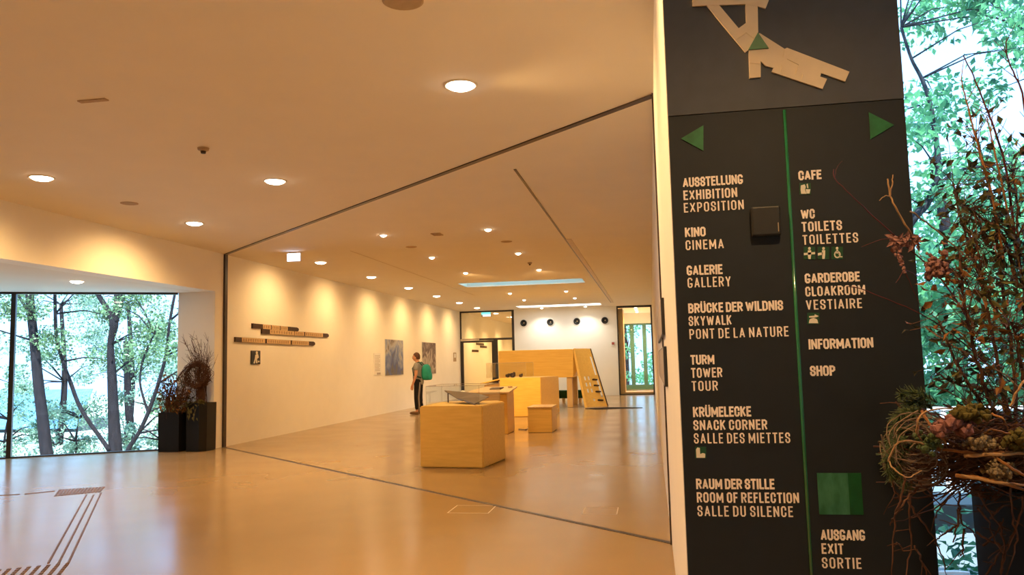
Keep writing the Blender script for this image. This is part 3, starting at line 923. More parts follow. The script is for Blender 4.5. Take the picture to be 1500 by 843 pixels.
def bar(yz0, yz1, segs, label):
    """sign plank on the left wall running along Y between two points; segs = (f0, f1, dark?)"""
    (y0, z0), (y1, z1) = yz0, yz1
    h = .092
    t = thing('sign_plank', label, 'sign', (XL, (y0 + y1) / 2, (z0 + z1) / 2), 'plank signs on the left wall')

    def q(f0, f1, hh, dx0, dx1, tip=0):
        ya, yb = y0 + (y1 - y0) * f0, y0 + (y1 - y0) * f1
        za, zb = z0 + (z1 - z0) * f0, z0 + (z1 - z0) * f1
        pts = [(XL + dx1, ya, za - hh / 2), (XL + dx1, yb - tip, zb - hh / 2)]
        if tip: pts += [(XL + dx1, yb - tip * .25, zb - hh * .3), (XL + dx1, yb, zb), (XL + dx1, yb - tip * .25, zb + hh * .3)]
        pts += [(XL + dx1, yb - tip, zb + hh / 2), (XL + dx1, ya, za + hh / 2)]
        return MB().slab(pts, (dx0 - dx1, 0, 0))
    q(0, 1, h, 0, .03, .09).build('plank', 'bar_dark', t)
    for f0, f1, s in segs:
        w = q(f0, f1, h * .94, .03, .033).build('word_panel', 'bar_pale', t)
        ya, yb = y0 + (y1 - y0) * (f0 + .012), y0 + (y1 - y0) * (f1 - .012)
        lt = MB()
        n = s
        for k in range(n):
            yy0 = ya + (yb - ya) * k / n
            yy1 = yy0 + (yb - ya) / n * .55
            zc = z0 + (z1 - z0) * (f0 + f1) / 2
            lt.box(XL + .033, XL + .0345, yy0, yy1, zc - .028, zc + .028)
        lt.build('lettering', 'bar_letter', w)['kind'] = 'stuff'


bar((14.26, 2.225), (16.32, 2.220), ((.20, .36, 3), (.38, .55, 4), (.57, .73, 4)), 'topmost short dark plank sign on the left wall')
bar((14.64, 2.130), (17.97, 2.137), ((.10, .43, 9), (.44, .58, 4), (.60, .89, 8)), 'middle dark plank sign tucked under the top plank on left wall')
bar((13.62, 1.942), (17.18, 1.928), ((.065, .32, 9), (.345, .64, 10), (.665, .90, 8)), 'lowest long plank sign nearest the upright guide on left wall')
t = thing('icon_tile', 'small black tile with pale figure under the plank signs', 'sign', (XL, 14.42, 1.48))
MB().bbox(XL, XL + .02, 14.235, 14.60, 1.475, 1.742, .006).build('tile', 'sensor_black', t)
f = MB()


def ly(u, v): return (XL + .0225, 14.235 + u * .365, 1.742 - v * .267)


for sh in (circ(.58, .16, .12, 10), [(.42, .3), (.72, .26), (.8, .5), (.62, .6), (.66, .92), (.5, .92), (.45, .66), (.36, .95), (.22, .92), (.36, .6)], [(.70, .74), (.88, .74), (.88, .86), (.70, .86)]):
    f.slab([ly(*q) for q in sh], (-.004, 0, 0))
f.build('figure', 'icon_white', t)


def poster(y0, y1, z0, z1, colors, seed, label):
    t = thing('photo_poster', label, 'poster', (XL, (y0 + y1) / 2, z0), 'photo posters on the left wall')
    MB().bbox(XL + .004, XL + .02, y0, y1, z0, z1, .003).build('board', 'white_paint', t)
    nm = 'poster_%d' % seed
    m = bpy.data.materials.new(nm)
    m.use_nodes = True
    nt = m.node_tree
    bs = nt.nodes['Principled BSDF']
    bs.inputs['Roughness'].default_value = .45
    tc = nt.nodes.new('ShaderNodeTexCoord')
    sp = nt.nodes.new('ShaderNodeSeparateXYZ')
    nz = nt.nodes.new('ShaderNodeTexNoise')
    nz.inputs['Scale'].default_value = 2.2
    nz.inputs['Detail'].default_value = 6
    nz.inputs['Distortion'].default_value = .8
    nt.links.new(tc.outputs['Object'], nz.inputs['Vector'])
    nt.links.new(tc.outputs['Generated'], sp.inputs[0])
    ad = nt.nodes.new('ShaderNodeMath')
    ad.operation = 'MULTIPLY_ADD'
    ad.inputs[1].default_value = 1.5
    nt.links.new(nz.outputs['Fac'], ad.inputs[0])
    zz = nt.nodes.new('ShaderNodeMath')
    zz.operation = 'MULTIPLY_ADD'
    zz.inputs[1].default_value = .55
    zz.inputs[2].default_value = -.40
    nt.links.new(sp.outputs['Z'], zz.inputs[0])
    nt.links.new(zz.outputs[0], ad.inputs[2])
    rp = nt.nodes.new('ShaderNodeValToRGB')
    cr = rp.color_ramp
    cr.elements[0].position, cr.elements[0].color = colors[0][0], (*colors[0][1], 1)
    cr.elements[1].position, cr.elements[1].color = colors[-1][0], (*colors[-1][1], 1)
    for pz, c in colors[1:-1]:
        el = cr.elements.new(pz)
        el.color = (*c, 1)
    nt.links.new(ad.outputs[0], rp.inputs[0])
    nt.links.new(rp.outputs[0], bs.inputs['Base Color'])
    MATS[nm] = m
    MB().box(XL + .02, XL + .0215, y0 + .004, y1 - .004, z0 + .004, z1 - .004).build('photo', nm, t)


poster(22.07, 23.78, 1.09, 2.155, [(.12, (.06, .05, .05)), (.35, (.13, .12, .13)), (.5, (.05, .08, .28)), (.66, (.15, .20, .40)), (.85, (.40, .40, .42)), (1.0, (.09, .07, .06)), (1.15, (.22, .18, .16))], 1, 'larger blue grey photo poster left of the standing visitor')
poster(25.87, 27.57, 1.05, 2.145, [(.15, (.05, .03, .03)), (.4, (.20, .16, .15)), (.6, (.42, .38, .36)), (.75, (.05, .02, .03)), (.95, (.22, .18, .18)), (1.1, (.07, .03, .03)), (1.25, (.30, .25, .24))], 2, 'photo poster partly behind the head and backpack of the visitor')
t = thing('text_panel', 'narrow pale text panel left of the larger photo poster', 'sign', (XL, 21.4, 1.12))
MB().bbox(XL, XL + .018, 21.14, 21.69, 1.12, 1.735, .003).build('board', 'paper', t)
f = MB()
for k in range(11): f.box(XL + .018, XL + .0195, 21.20, 21.62 - .08 * (k % 3 == 2), 1.66 - k * .042, 1.674 - k * .042)
f.box(XL + .018, XL + .0195, 21.36, 21.66, 1.135, 1.19)
f.build('print', 'paper_ink', t)
t = thing('text_panel', 'tiny grey notice on the left wall just before the partition', 'sign', (XL, 30.4, 1.47))
MB().bbox(XL, XL + .018, 30.22, 30.63, 1.47, 1.82, .003).build('board', 'detector_grey', t)
MB().box(XL + .018, XL + .0195, 30.28, 30.55, 1.62, 1.78).build('print', 'paper', t)
for i, (px, py, w) in enumerate(((703, 504.5, 1.0), (708, 508.5, .9), (696, 514.5, .8))):
    c = at(px, py, X=XL)
    o = MB().bbox(XL, XL + .02, c.y - w * .8, c.y + w * .8, c.z - .05, c.z + .05, .004).build('sign_plank', 'bar_dark', None, (XL, c.y, c.z))
    tag(o, ['upper dark plank sign seen through the partition door', 'middle dark plank sign seen through the partition door', 'lower dark plank sign seen through the partition door'][i], 'sign', 'plank signs beyond the door')

# ------------------------------------------------------------------ floor marks
tl = MB()


def fl_line(p, q, w=.015):
    a, b = at(*p, Z=0), at(*q, Z=0)
    d = (b - a).normalized()
    n = Vector((-d.y, d.x, 0)) * w / 2
    tl.prism([tuple((a + n).xy), tuple((b + n).xy), tuple((b - n).xy), tuple((a - n).xy)], -.002, .004)


for p, q in (((126.7, 725.3), (70.7, 826)), ((137.3, 725.3), (85.3, 827)), ((148, 722.7), (100, 826))): fl_line(p, q)
for k in range(14):
    u = k / 13
    fl_line((81 + u * 64, 727.5 - u * 6), (88 + u * 64, 718 - u * 4), .026)
fl_line((-20, 727.5), (29, 724.8), .03)
fl_line((36, 724.5), (80, 720), .03)
A, B = at(100, 825, Z=0), at(-10, 836, Z=0)
ux = (B - A).normalized()
uy = (at(72, 860, Z=0) - A).normalized()
for i in range(26):
    for j in range(9):
        o_ = A + ux * (i * .062) + uy * (j * .055 + .01)
        e_ = o_ + uy * .038
        n_ = ux * .012
        tl.prism([tuple((o_ + n_).xy), tuple((e_ + n_).xy), tuple((e_ - n_).xy), tuple((o_ - n_).xy)], -.002, .004)
struct('trim_8', tl, 'tactile_brown', 'dark tactile guide strips on the floor')
fb = MB()
for (x0, x1, y0, y1) in ((-1.95, -1.55, 7.35, 7.75), (-.68, -.36, 7.35, 7.7)):
    for q in ((x0, x1, y0, y0 + .01), (x0, x1, y1 - .01, y1), (x0, x0 + .01, y0, y1), (x1 - .01, x1, y0, y1)): fb.box(q[0], q[1], q[2], q[3], -.002, .001)
struct('trim_9', fb, 'slot_pale', 'thin square outlines of floor boxes')

# ------------------------------------------------------------------ exhibition furniture


def box_poly(name, poly, z1, label, cat, m, plinth=.0, bev=.012, top_m=None, parts=None):
    t = thing(name, label, cat, (sum(p[0] for p in poly) / len(poly), sum(p[1] for p in poly) / len(poly), 0))
    bm = bmesh.new()
    a = sum(poly[i][0] * poly[(i + 1) % len(poly)][1] - poly[(i + 1) % len(poly)][0] * poly[i][1] for i in range(len(poly)))
    if a < 0: poly = poly[::-1]
    lo = [bm.verts.new((x, y, .004)) for x, y in poly]
    hi = [bm.verts.new((x, y, z1[i] if isinstance(z1, (list, tuple)) else z1)) for i, (x, y) in enumerate(poly)]
    n = len(poly)
    bm.faces.new(lo[::-1])
    bm.faces.new(hi)
    for i in range(n): bm.faces.new((lo[i], lo[(i + 1) % n], hi[(i + 1) % n], hi[i]))
    bmesh.ops.bevel(bm, geom=bm.edges[:], offset=bev, segments=2, affect='EDGES')
    MB().bm(bm).build('body', m, t)
    return t


# nearest display box with a glass hood
L_, M_, R_, B_ = (-3.139, 10.486), (-2.248, 10.412), (-2.135, 11.416), (-3.16, 11.62)
case1 = box_poly('display_plinth', [L_, M_, R_, (-2.3, 11.75), B_], .826, 'large oak display box with glass hood, nearest the viewer', 'display box', 'oak_front', bev=.014)


def hood(poly, z0, z1, t, name='glass_hood', th=.008):
    g = MB()
    n = len(poly)
    cx, cy = sum(p[0] for p in poly) / n, sum(p[1] for p in poly) / n
    for i in range(n):
        a, b = Vector((*poly[i], 0)), Vector((*poly[(i + 1) % n], 0))
        d = (b - a).normalized()
        nn = Vector((-d.y, d.x, 0))
        if nn.dot(Vector((cx, cy, 0)) - a) < 0: nn = -nn
        g.slab([(a.x, a.y, z0), (b.x, b.y, z0), (b.x, b.y, z1), (a.x, a.y, z1)], nn * th)
    g.prism(poly, z1, z1 + th)
    o = g.build(name, 'case_glass', t)
    e = MB()
    for i in range(n):
        a, b = poly[i], poly[(i + 1) % n]
        e.tube([(a[0], a[1], z1 + th), (b[0], b[1], z1 + th)], .0035, 4)
        e.tube([(a[0], a[1], z0), (a[0], a[1], z1)], .0025, 4)
    e.build('glass_edge', 'paper_ink', o)
    return o


hood([(-3.07, 10.56), (-2.31, 10.50), (-2.20, 11.40), (-3.10, 11.5)], .828, 1.085, case1)
sh = thing('folded_sheet', 'grey folded sheet lying slanted under the nearest glass hood', 'exhibit', (-2.6, 11.0, .83))
s_ = MB()
pA, pB, pC, pD, pE = (-3.03, 11.40, 1.005), (-2.72, 10.95, .905), (-2.40, 10.62, .842), (-2.27, 10.95, .925), (-2.55, 11.36, .96)
s_.slab([pA, pB, pE], (0, .0, -.014)).slab([pB, pC, pD, pE], (0, 0, -.014))
s_.build('sheet', 'sheet_grey', sh)
MB().tube([(-2.95, 11.3, .83), (-2.95, 11.3, .975)], .01).build('support', 'exhibit_dark', sh)
MB().tube([(-2.45, 11.1, .83), (-2.45, 11.1, .915)], .01).build('support', 'exhibit_dark', sh)
wp = MB()  # added white blobs standing in for a bright reflection on the glass
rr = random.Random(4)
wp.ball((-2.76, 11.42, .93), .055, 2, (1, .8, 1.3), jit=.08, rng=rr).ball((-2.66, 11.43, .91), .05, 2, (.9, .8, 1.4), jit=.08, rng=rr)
tag(wp.build('exhibit_piece', 'reflection_white', None, (-2.7, 11.42, .83), smooth=True), 'white rounded shape in place of a glass reflection behind the grey folded sheet', 'exhibit')

# second box with a sloping top board
t = box_poly('sloped_desk', [(-3.55, 15.33), (-2.80, 15.25), (-2.79, 15.98), (-3.40, 16.10)], [.775, .785, .855, .855], 'oak desk with sloping top board behind the nearest display box', 'display box', 'oak_deep', bev=.01)
bt = MB()
q = [(-3.68, 15.24, .785), (-2.74, 15.20, .795), (-2.73, 16.06, .872), (-3.42, 16.15, .872)]
bt.slab([q[0], q[1], q[2], q[3]], (0, .003, .028))
bt.build('top_board', 'oak_pale', t)
tag(MB().slab([(-3.22, 15.62, .853), (-2.98, 15.61, .854), (-2.97, 15.85, .876), (-3.21, 15.86, .875)], (0, 0, .018)).build('tablet', 'bar_dark', None, (-3.1, 15.7, .85)), 'small dark flat plate lying on the sloping oak desk', 'plate')
tag(MB().lathe((-2.84, 15.85, .872), [(.001, .012), (.05, .012), (.05, .03), (.03, .045), (.001, .045)], 20, closed=False).build('knob', 'detector_grey', None, (-2.84, 15.85, .88)), 'small round button on the right corner of sloping desk', 'button')
cb = MB().tube([(-2.76, 16.3, .012), (-2.6, 16.15, .012), (-2.56, 16.35, .012), (-2.62, 16.6, .012), (-2.6, 16.8, .012)], .012, 6)
tag(cb.build('cable', 'closer_grey', None, (-2.5, 16.2, 0)), 'grey cable on the floor between sloping desk and stool', 'cable')

# big box behind with glass hood
t = box_poly('display_plinth', [(-3.86, 20.03), (-2.794, 19.967), (-2.495, 21.443), (-3.7, 21.6)], .99, 'broad oak display box in front of the raised loft', 'display box', 'oak_deep', bev=.014)
MB().slab([(-3.86, 20.03, .985), (-3.7, 21.6, .985), (-4.25, 21.5, .89), (-4.38, 20.05, .87)], (0, 0, -.03)).build('side_flap', 'oak_front', t)
MB().box(-4.30, -3.90, 20.2, 21.3, .004, .84).build('side_body', 'oak_deep', t)
MB().box(-2.72, -2.50, 20.3, 21.2, .004, .14).build('plinth', 'oak_front', t)
hood([(-4.25, 20.25), (-3.20, 20.2), (-3.15, 21.2), (-4.2, 21.25)], .992, 1.37, t)
for i, (x, y, s, lab) in enumerate(((-3.74, 20.55, .05, 'small dark exhibit under the farther glass hood, left one'), (-3.62, 20.6, .065, 'taller dark exhibit under the farther glass hood, middle one'), (-3.38, 20.5, .045, 'small dark exhibit under the farther glass hood, right one'))):
    e = MB().ball((x, y, .99 + s), s, 2, (1.2, .8, 1), jit=.12, rng=rr).ball((x + s * .7, y, .99 + s * 1.7), s * .55, 2, (1, .8, 1), jit=.12, rng=rr)
    tag(e.build('exhibit_piece', 'exhibit_dark', None, (x, y, .99), smooth=True), lab, 'exhibit', 'dark exhibits under the farther hood')

# stool cube
t = thing('cube_stool', 'small oak cube stool standing alone on the floor', 'stool', (-2.2, 15.9, 0))
MB().bbox(-2.445, -1.965, 15.53, 16.33, .004, .485, .008).build('body', 'oak_front', t)
MB().bbox(-2.452, -1.958, 15.522, 16.338, .483, .506, .006).build('seat', 'oak_pale', t)

# raised loft with climbing ladder
LX0, LX1, LY0, LY1, LZ0, LZ1 = -4.57, -2.32, 23.62, 25.6, .90, 1.742
lf = thing('play_loft', 'raised oak loft with a steep climbing ladder on its right', 'loft', (-3.4, 24.6, 0))
MB().bbox(LX0, LX1, LY0, LY0 + .05, LZ0, LZ1, .006).build('front_panel', 'oak_deep', lf)
MB().bbox(LX0, LX1, LY1 - .05, LY1, LZ0, LZ1, .006).build('rear_panel', 'oak_deep', lf)
MB().bbox(LX0, LX0 + .05, LY0 + .05, LY1 - .05, LZ0, LZ1, .006).build('side_panel', 'oak_deep', lf)
MB().box(LX0 + .05, LX1, LY0 + .05, LY1 - .05, LZ0, LZ0 + .05).build('deck', 'oak_front', lf)
for x, y in ((-2.52, 23.7), (-4.5, 23.7), (-4.5, 25.3), (-2.52, 25.3)):
    MB().bbox(x, x + .16, y, y + .22, .004, LZ0, .005).build('leg', 'oak_pale', lf)
# ladder corners
tL, tR = Vector((-2.30, 23.64, 1.742)), Vector((-1.84, 24.22, 1.742))
bL, bR = Vector((-1.965, 23.42, .004)), Vector((-1.36, 23.98, .004))


def lad(u, v, off=0.0):
    p = (tL * (1 - u) + tR * u) * (1 - v) + (bL * (1 - u) + bR * u) * v
    nn = (tR - tL).cross(bL - tL).normalized()
    if nn.y > 0: nn = -nn
    return p + nn * off


def ladder_board(us, vs, holes, th, o0=0.0):
    mb = MB()
    for i in range(len(us) - 1):
        for j in range(len(vs) - 1):
            if (i, j) in holes: continue
            mb.slab([lad(us[i], vs[j], o0), lad(us[i + 1], vs[j], o0), lad(us[i + 1], vs[j + 1], o0), lad(us[i], vs[j + 1], o0)], lad(.5, .5, th) - lad(.5, .5, 0))
    return mb


us = [.06, .22, .33, .41, .52, .80]
vs = [0.0, .48, .545, .585, .65, .69, .755, .86, .90, 1.0]
holes = {(1, 1), (3, 1), (1, 3), (3, 3), (1, 5), (3, 5), (3, 7)}
lb = ladder_board(us, vs, holes, .035).build('climbing_board', 'oak_front', lf)
for v in (.53, .63, .735, .88):
    MB().slab([lad(.60, v, .035), lad(.80, v + .01, .035), lad(.80, v + .03, .035), lad(.60, v + .022, .035)], lad(.5, .5, .06) - lad(.5, .5, 0)).build('foothold', 'bar_dark', lb)
ladder_board([0, .06], [0, 1], set(), .09, -.02).build('near_rail', 'oak_front', lf)
ladder_board([.80, .845, .955, 1.0], [0, .14, .46, .53, .84, 1.0], {(1, 1), (1, 3)}, .018, -.005).build('far_rail', 'oak_front', lf)
ladder_board([1.0, 1.035], [0, 1.0], set(), .06, -.03).build('rail_edge', 'bar_dark', lf)
MB().slab([(LX1, LY0 + .05, LZ0), (tL.x, tL.y + .02, 1.742), (tR.x, tR.y + .02, 1.742), (LX1, LY1 - .6, LZ0)], (.0, .03, 0)).build('end_panel', 'oak_deep', lf)
o = MB().prism([(-2.28, 22.62), (-1.9, 22.35), (-.29, 23.04), (-1.30, 23.95)], .0005, .014)
mo = MB().prism([(-1.93, 22.95), (-1.55, 22.62), (-.30, 23.03), (-1.25, 23.35)], .0005, .016).build('floor_mat', 'mat_black', None, (-1.2, 23, 0))
tag(mo, 'thin black floor mat at the foot of the loft ladder', 'mat')
gb = thing('low_bench', 'low dark green bench in the shade under the loft', 'bench', (-2.7, 26.3, 0))
MB().bbox(-3.6, -2.25, 26.1, 26.5, .16, .42, .02).build('seat', 'bench_green', gb)
for x in (-3.5, -2.95, -2.4): MB().bbox(x, x + .08, 26.15, 26.45, .002, .165, .006).build('leg', 'oak_pale', gb)

# ------------------------------------------------------------------ visitor


def skin_obj(verts, edges, radii, sub=2, root=0):
    me = bpy.data.meshes.new('tmp')
    me.from_pydata([tuple(v) for v in verts], edges, [])
    ob = bpy.data.objects.new('tmp', me)
    COL.objects.link(ob)
    sm = ob.modifiers.new('s', 'SKIN')
    sm.use_smooth_shade = True
    for i, sv in enumerate(me.skin_vertices[0].data):
        r = radii[i]
        sv.radius = r if isinstance(r, tuple) else (r, r)
        sv.use_root = (i == root)
    ss = ob.modifiers.new('u', 'SUBSURF')
    ss.levels = sub
    ss.render_levels = sub
    return ob


def take(ob, extra=None):
    bpy.context.view_layer.update()
    dg = bpy.context.evaluated_depsgraph_get()
    me = bpy.data.meshes.new_from_object(ob.evaluated_get(dg))
    vs = [v.co.copy() for v in me.vertices]
    fs = [tuple(p.vertices) for p in me.polygons]
    bpy.data.meshes.remove(me)
    od = ob.data
    bpy.data.objects.remove(ob)
    bpy.data.meshes.remove(od)
    return MB().add(vs, fs)


def remesh(mb, vox):
    me = bpy.data.meshes.new('tmp')
    me.from_pydata([tuple(v) for v in mb.v], [], mb.f)
    ob = bpy.data.objects.new('tmp', me)
    COL.objects.link(ob)
    r = ob.modifiers.new('r', 'REMESH')
    r.mode = 'VOXEL'
    r.voxel_size = vox
    s = ob.modifiers.new('sm', 'SMOOTH')
    s.iterations = 2
    s.factor = .4
    return take(ob)


PX0, PY0 = -6.46, 21.50     # where the visitor stands, facing the left wall


def W(f, l, z):     # forward, left, up  ->  world (facing -X, left side towards the viewer)
    return Vector((PX0 - f, PY0 - l, z))


pr = thing('person', 'short haired visitor in grey shirt and black trousers facing the left wall', 'person', (PX0, PY0, 0))
V_, E_, R__ = [], [], []


def av(p, r, prev=None):
    V_.append(p)
    R__.append(r)
    if prev is not None: E_.append((prev, len(V_) - 1))
    return len(V_) - 1


pel = av(W(0, 0, .95), (.115, .095))
wai = av(W(0, 0, 1.10), (.105, .085), pel)
che = av(W(.0, 0, 1.27), (.135, .10), wai)
ncb = av(W(.01, 0, 1.42), (.075, .07), che)
nk = av(W(.035, 0, 1.49), .052, ncb)
hd = av(W(.055, 0, 1.56), .06, nk)
for s in (1, -1):
    hp = av(W(0, s * .095, .86), .095, pel)
    kn = av(W(.015 + .02 * s, s * .095, .48), .060, hp)
    cf = av(W(-.01 + .03 * s, s * .095, .34), .058, kn)
    an = av(W(-.02 + .04 * s, s * .095, .09), .037, cf)
    ft = av(W(.10 + .04 * s, s * .105, .045), .036, an)
    av(W(.17 + .04 * s, s * .11, .038), .030, ft)
    sh_ = av(W(0, s * .185, 1.385), .060, che)
    el = av(W(.00, s * .235, 1.10), .046, sh_)
    wr = av(W(.095, s * .225, .86), .030, el)
    pa = av(W(.115, s * .22, .80), (.036, .024), wr)
    for k, (df, dz, ln_) in enumerate(((.034, -.03, .055), (.012, -.042, .066), (-.010, -.044, .070), (-.030, -.036, .058))):
        b0 = av(W(.120 + df, s * .218, .765 + (dz + .035) * .5), .0105, pa)
        b1 = av(W(.130 + df * 1.1, s * .212, .765 + dz * .6 - ln_ * .45), .0092, b0)
        av(W(.128 + df * 1.1, s * .202, .765 + dz * .6 - ln_), .008, b1)
    t0 = av(W(.148, s * .205, .80), .0115, pa)
    av(W(.165, s * .20, .765), .0095, t0)
body = take(skin_obj(V_, E_, R__))
# head
hb = bmesh.new()
bmesh.ops.create_uvsphere(hb, u_segments=28, v_segments=20, radius=1)
for v in hb.verts:
    x, y, z = v.co      # x forward, y left, z up
    wz = 1.0 - .18 * max(0, -z) ** 1.5
    f = x * .097 * (1 if z > -.2 else 1.02)
    l = y * .076 * wz
    u = z * .118
    if x > .55 and abs(y) < .28 and -.45 < z < .12: f += .020 * (1 - abs(y) / .28) * (1 - abs(z + .22) / .35 if abs(z + .22) < .35 else 0) * 1.2
    if x > .7 and .05 < z < .28 and .2 < abs(y) < .55: f -= .008
    if x > .6 and -.75 < z < -.6 and abs(y) < .35: f += .005
    if x > .4 and z < -.85: f += .012
    v.co = W(.065 + f, l, 1.595 + u)
body.bm(hb)
for s in (1, -1): body.ball(W(.055, s * .077, 1.59), .03, 2, (.7, .45, 1.1))
remesh(body, .0085).build('body', 'skin', pr, smooth=True)
for s in (1, -1): MB().ball(W(.153, s * .032, 1.612), .011, 2, (.7, 1, .8)).build('eye', 'eye', pr, smooth=True)
hm = bmesh.new()
bmesh.ops.create_uvsphere(hm, u_segments=28, v_segments=20, radius=1)
rh = random.Random(3)
for v in hm.verts:
    x, y, z = v.co
    k = 1 + rh.uniform(-.03, .03)
    lim = -.55 if x < -.1 else (.02 if x < .35 else .42)
    zz = max(z, lim)
    v.co = W(.050 + x * .108 * k, y * .088 * k, 1.605 + zz * .128 * k)
MB().bm(hm).build('hair', 'hair', pr, smooth=True)
# clothing
V_, E_, R__ = [], [], []
bz_ = av(W(0, 0, .80), (.15, .13))
b0 = av(W(0, 0, .90), (.172, .150), bz_)
b1 = av(W(.01, 0, 1.08), (.163, .140), b0)
b2 = av(W(0, 0, 1.27), (.178, .140), b1)
b3 = av(W(.01, 0, 1.41), (.105, .085), b2)
for s in (1, -1):
    a0 = av(W(0, s * .185, 1.385), .076, b2)
    a1 = av(W(0, s * .225, 1.21), .068, a0)
take(skin_obj(V_, E_, R__)).build('shirt', 'shirt_grey', pr, smooth=True)
V_, E_, R__ = [], [], []
bt_ = av(W(0, 0, 1.08), (.14, .115))
b0 = av(W(0, 0, .94), (.158, .132), bt_)
for s in (1, -1):
    h0 = av(W(0, s * .095, .84), .108, b0)
    h1 = av(W(.015 + .02 * s, s * .095, .48), .078, h0)
    h2 = av(W(-.015 + .035 * s, s * .095, .12), .062, h1)
tr_ = take(skin_obj(V_, E_, R__)).build('trousers', 'trousers_black', pr, smooth=True)
MB().tube([W(-.085, .135, .90), W(-.07, .15, .7), W(-.045, .145, .48), W(-.05, .13, .25), W(-.04, .125, .10)], [.022, .026, .026, .024, .022], 8).build('side_stripe', 'stripe_grey', tr_, smooth=True)
for s in (1, -1):
    fx = .04 * s
    sm_ = MB()
    sm_.ball(W(.06 + fx, s * .103, .045), .06, 3, (2.35, .85, .78))
    sm_.v = [(x, y, max(z, .004)) for x, y, z in sm_.v]
    sm_.build('shoe', 'shoe_brown', pr, smooth=True)
bp = thing('backpack', 'teal backpack worn by the standing visitor', 'backpack', W(-.22, 0, .95))
bb = bmesh.new()
bmesh.ops.create_uvsphere(bb, u_segments=24, v_segments=18, radius=1)
for v in bb.verts:
    x, y, z = v.co
    e = lambda a, p: math.copysign(abs(a) ** p, a)
    v.co = W(-.235 + e(x, .7) * .115 * (1.1 - .25 * z), e(y, .6) * .165, 1.17 + e(z, .75) * .225)
MB().bm(bb).build('bag', 'pack_teal', bp, smooth=True)
pk = bmesh.new()
bmesh.ops.create_uvsphere(pk, u_segments=20, v_segments=14, radius=1)
for v in pk.verts:
    x, y, z = v.co
    v.co = W(-.325 + math.copysign(abs(x) ** .7, x) * .06, math.copysign(abs(y) ** .6, y) * .125, 1.06 + math.copysign(abs(z) ** .7, z) * .11)
MB().bm(pk).build('pocket', 'pack_teal', bp, smooth=True)
for s in (1, -1):
    MB().tube([W(-.15, s * .10, 1.36), W(-.06, s * .115, 1.455), W(.06, s * .115, 1.42), W(.135, s * .12, 1.28), W(.10, s * .15, 1.10), W(-.12, s * .14, 1.02)], [.018] * 6, 8).build('strap', 'pack_dark', bp, smooth=True)

# ------------------------------------------------------------------ planters and dried arrangements


def curve(pts, n=8):
    """smooth polyline through points"""
    P_ = [Vector(p) for p in pts]
    if len(P_) < 3:
        return [P_[0].lerp(P_[-1], i / n) for i in range(n + 1)]
    out = []
    for i in range(len(P_) - 1):
        p0, p1, p2, p3 = P_[max(i - 1, 0)], P_[i], P_[i + 1], P_[min(i + 2, len(P_) - 1)]
        for k in range(n):
            t = k / n
            out.append(0.5 * ((2 * p1) + (p2 - p0) * t + (2 * p0 - 5 * p1 + 4 * p2 - p3) * t * t + (3 * p1 - p0 - 3 * p2 + p3) * t ** 3))
    out.append(P_[-1])
    return out


def twig(mb, pts, r0, r1, rng, wig=.0, seg=5, n=5, mi=0):
    c = curve(pts, n)
    m = len(c)
    c = [p + Vector((rng.uniform(-wig, wig), rng.uniform(-wig, wig), rng.uniform(-wig, wig))) if 0 < i < m - 1 else p for i, p in enumerate(c)]
    mb.tube(c, [r0 + (r1 - r0) * i / (m - 1) for i in range(m)], seg, mi)
    return c


def planter(poly, z1, label):
    t = thing('planter', label, 'planter', (sum(p[0] for p in poly) / 4, sum(p[1] for p in poly) / 4, 0))
    n = len(poly)
    c = Vector((sum(p[0] for p in poly) / n, sum(p[1] for p in poly) / n))
    inn = [tuple(c + (Vector(p) - c) * .90) for p in poly]
    out = [tuple(c + (Vector(p) - c) * .97) for p in poly]
    vs = [(x, y, .003) for x, y in out] + [(x, y, z1) for x, y in poly] + [(x, y, z1) for x, y in inn] + [(x, y, z1 - .08) for x, y in inn]
    fs = [tuple(range(n - 1, -1, -1))]
    for i in range(n):
        j = (i + 1) % n
        fs += [(i, j, n + j, n + i), (n + i, n + j, 2 * n + j, 2 * n + i), (2 * n + i, 2 * n + j, 3 * n + j, 3 * n + i)]
    fs.append(tuple(3 * n + i for i in range(n)))
    MB().add(vs, fs).build('pot', 'planter_black', t)
    MB().prism([tuple(c + (Vector(p) - c) * .89) for p in poly], z1 - .079, z1 - .03).build('soil', 'soil', t)
    return t


planter([(-8.43, 12.50), (-8.02, 12.48), (-8.02, 12.88), (-8.43, 12.88)], .675, 'shorter black planter against the bay window')
planter([(-7.92, 12.53), (-7.66, 12.50), (-7.57, 12.60), (-7.57, 12.90), (-7.92, 12.90)], .825, 'taller black planter beside the dark upright guide')
rng = random.Random(11)
# tall dry spray in the taller planter
t = thing('dried_arrangement', 'tall spray of bare brown twigs in the taller planter', 'dried arrangement', (-7.76, 12.72, .78))
sp_ = MB()
for k in range(60):
    a = rng.uniform(0, 2 * pi)
    base = Vector((-7.76 + rng.uniform(-.08, .08), 12.72 + rng.uniform(-.08, .08), .79))
    h = rng.uniform(.5, 1.25)
    s = rng.uniform(.05, .34) * h
    top = base + Vector((cos(a) * s, sin(a) * s * .8 - .05, h))
    mid = base.lerp(top, .5) + Vector((-cos(a) * s * .25, -sin(a) * s * .2, .08))
    c = twig(sp_, [base, mid, top], .006, .0022, rng, .006, 4, 4)
    for j in range(4):
        i = rng.randrange(3, len(c) - 1)
        q = c[i]
        twig(sp_, [q, q + Vector((rng.uniform(-.14, .14), rng.uniform(-.12, .08), rng.uniform(.02, .20)))], .0032, .0014, rng, .004, 4, 3)
sp_.build('twig_spray', 'twig_brown', t)['kind'] = 'stuff'
wr_ = MB()
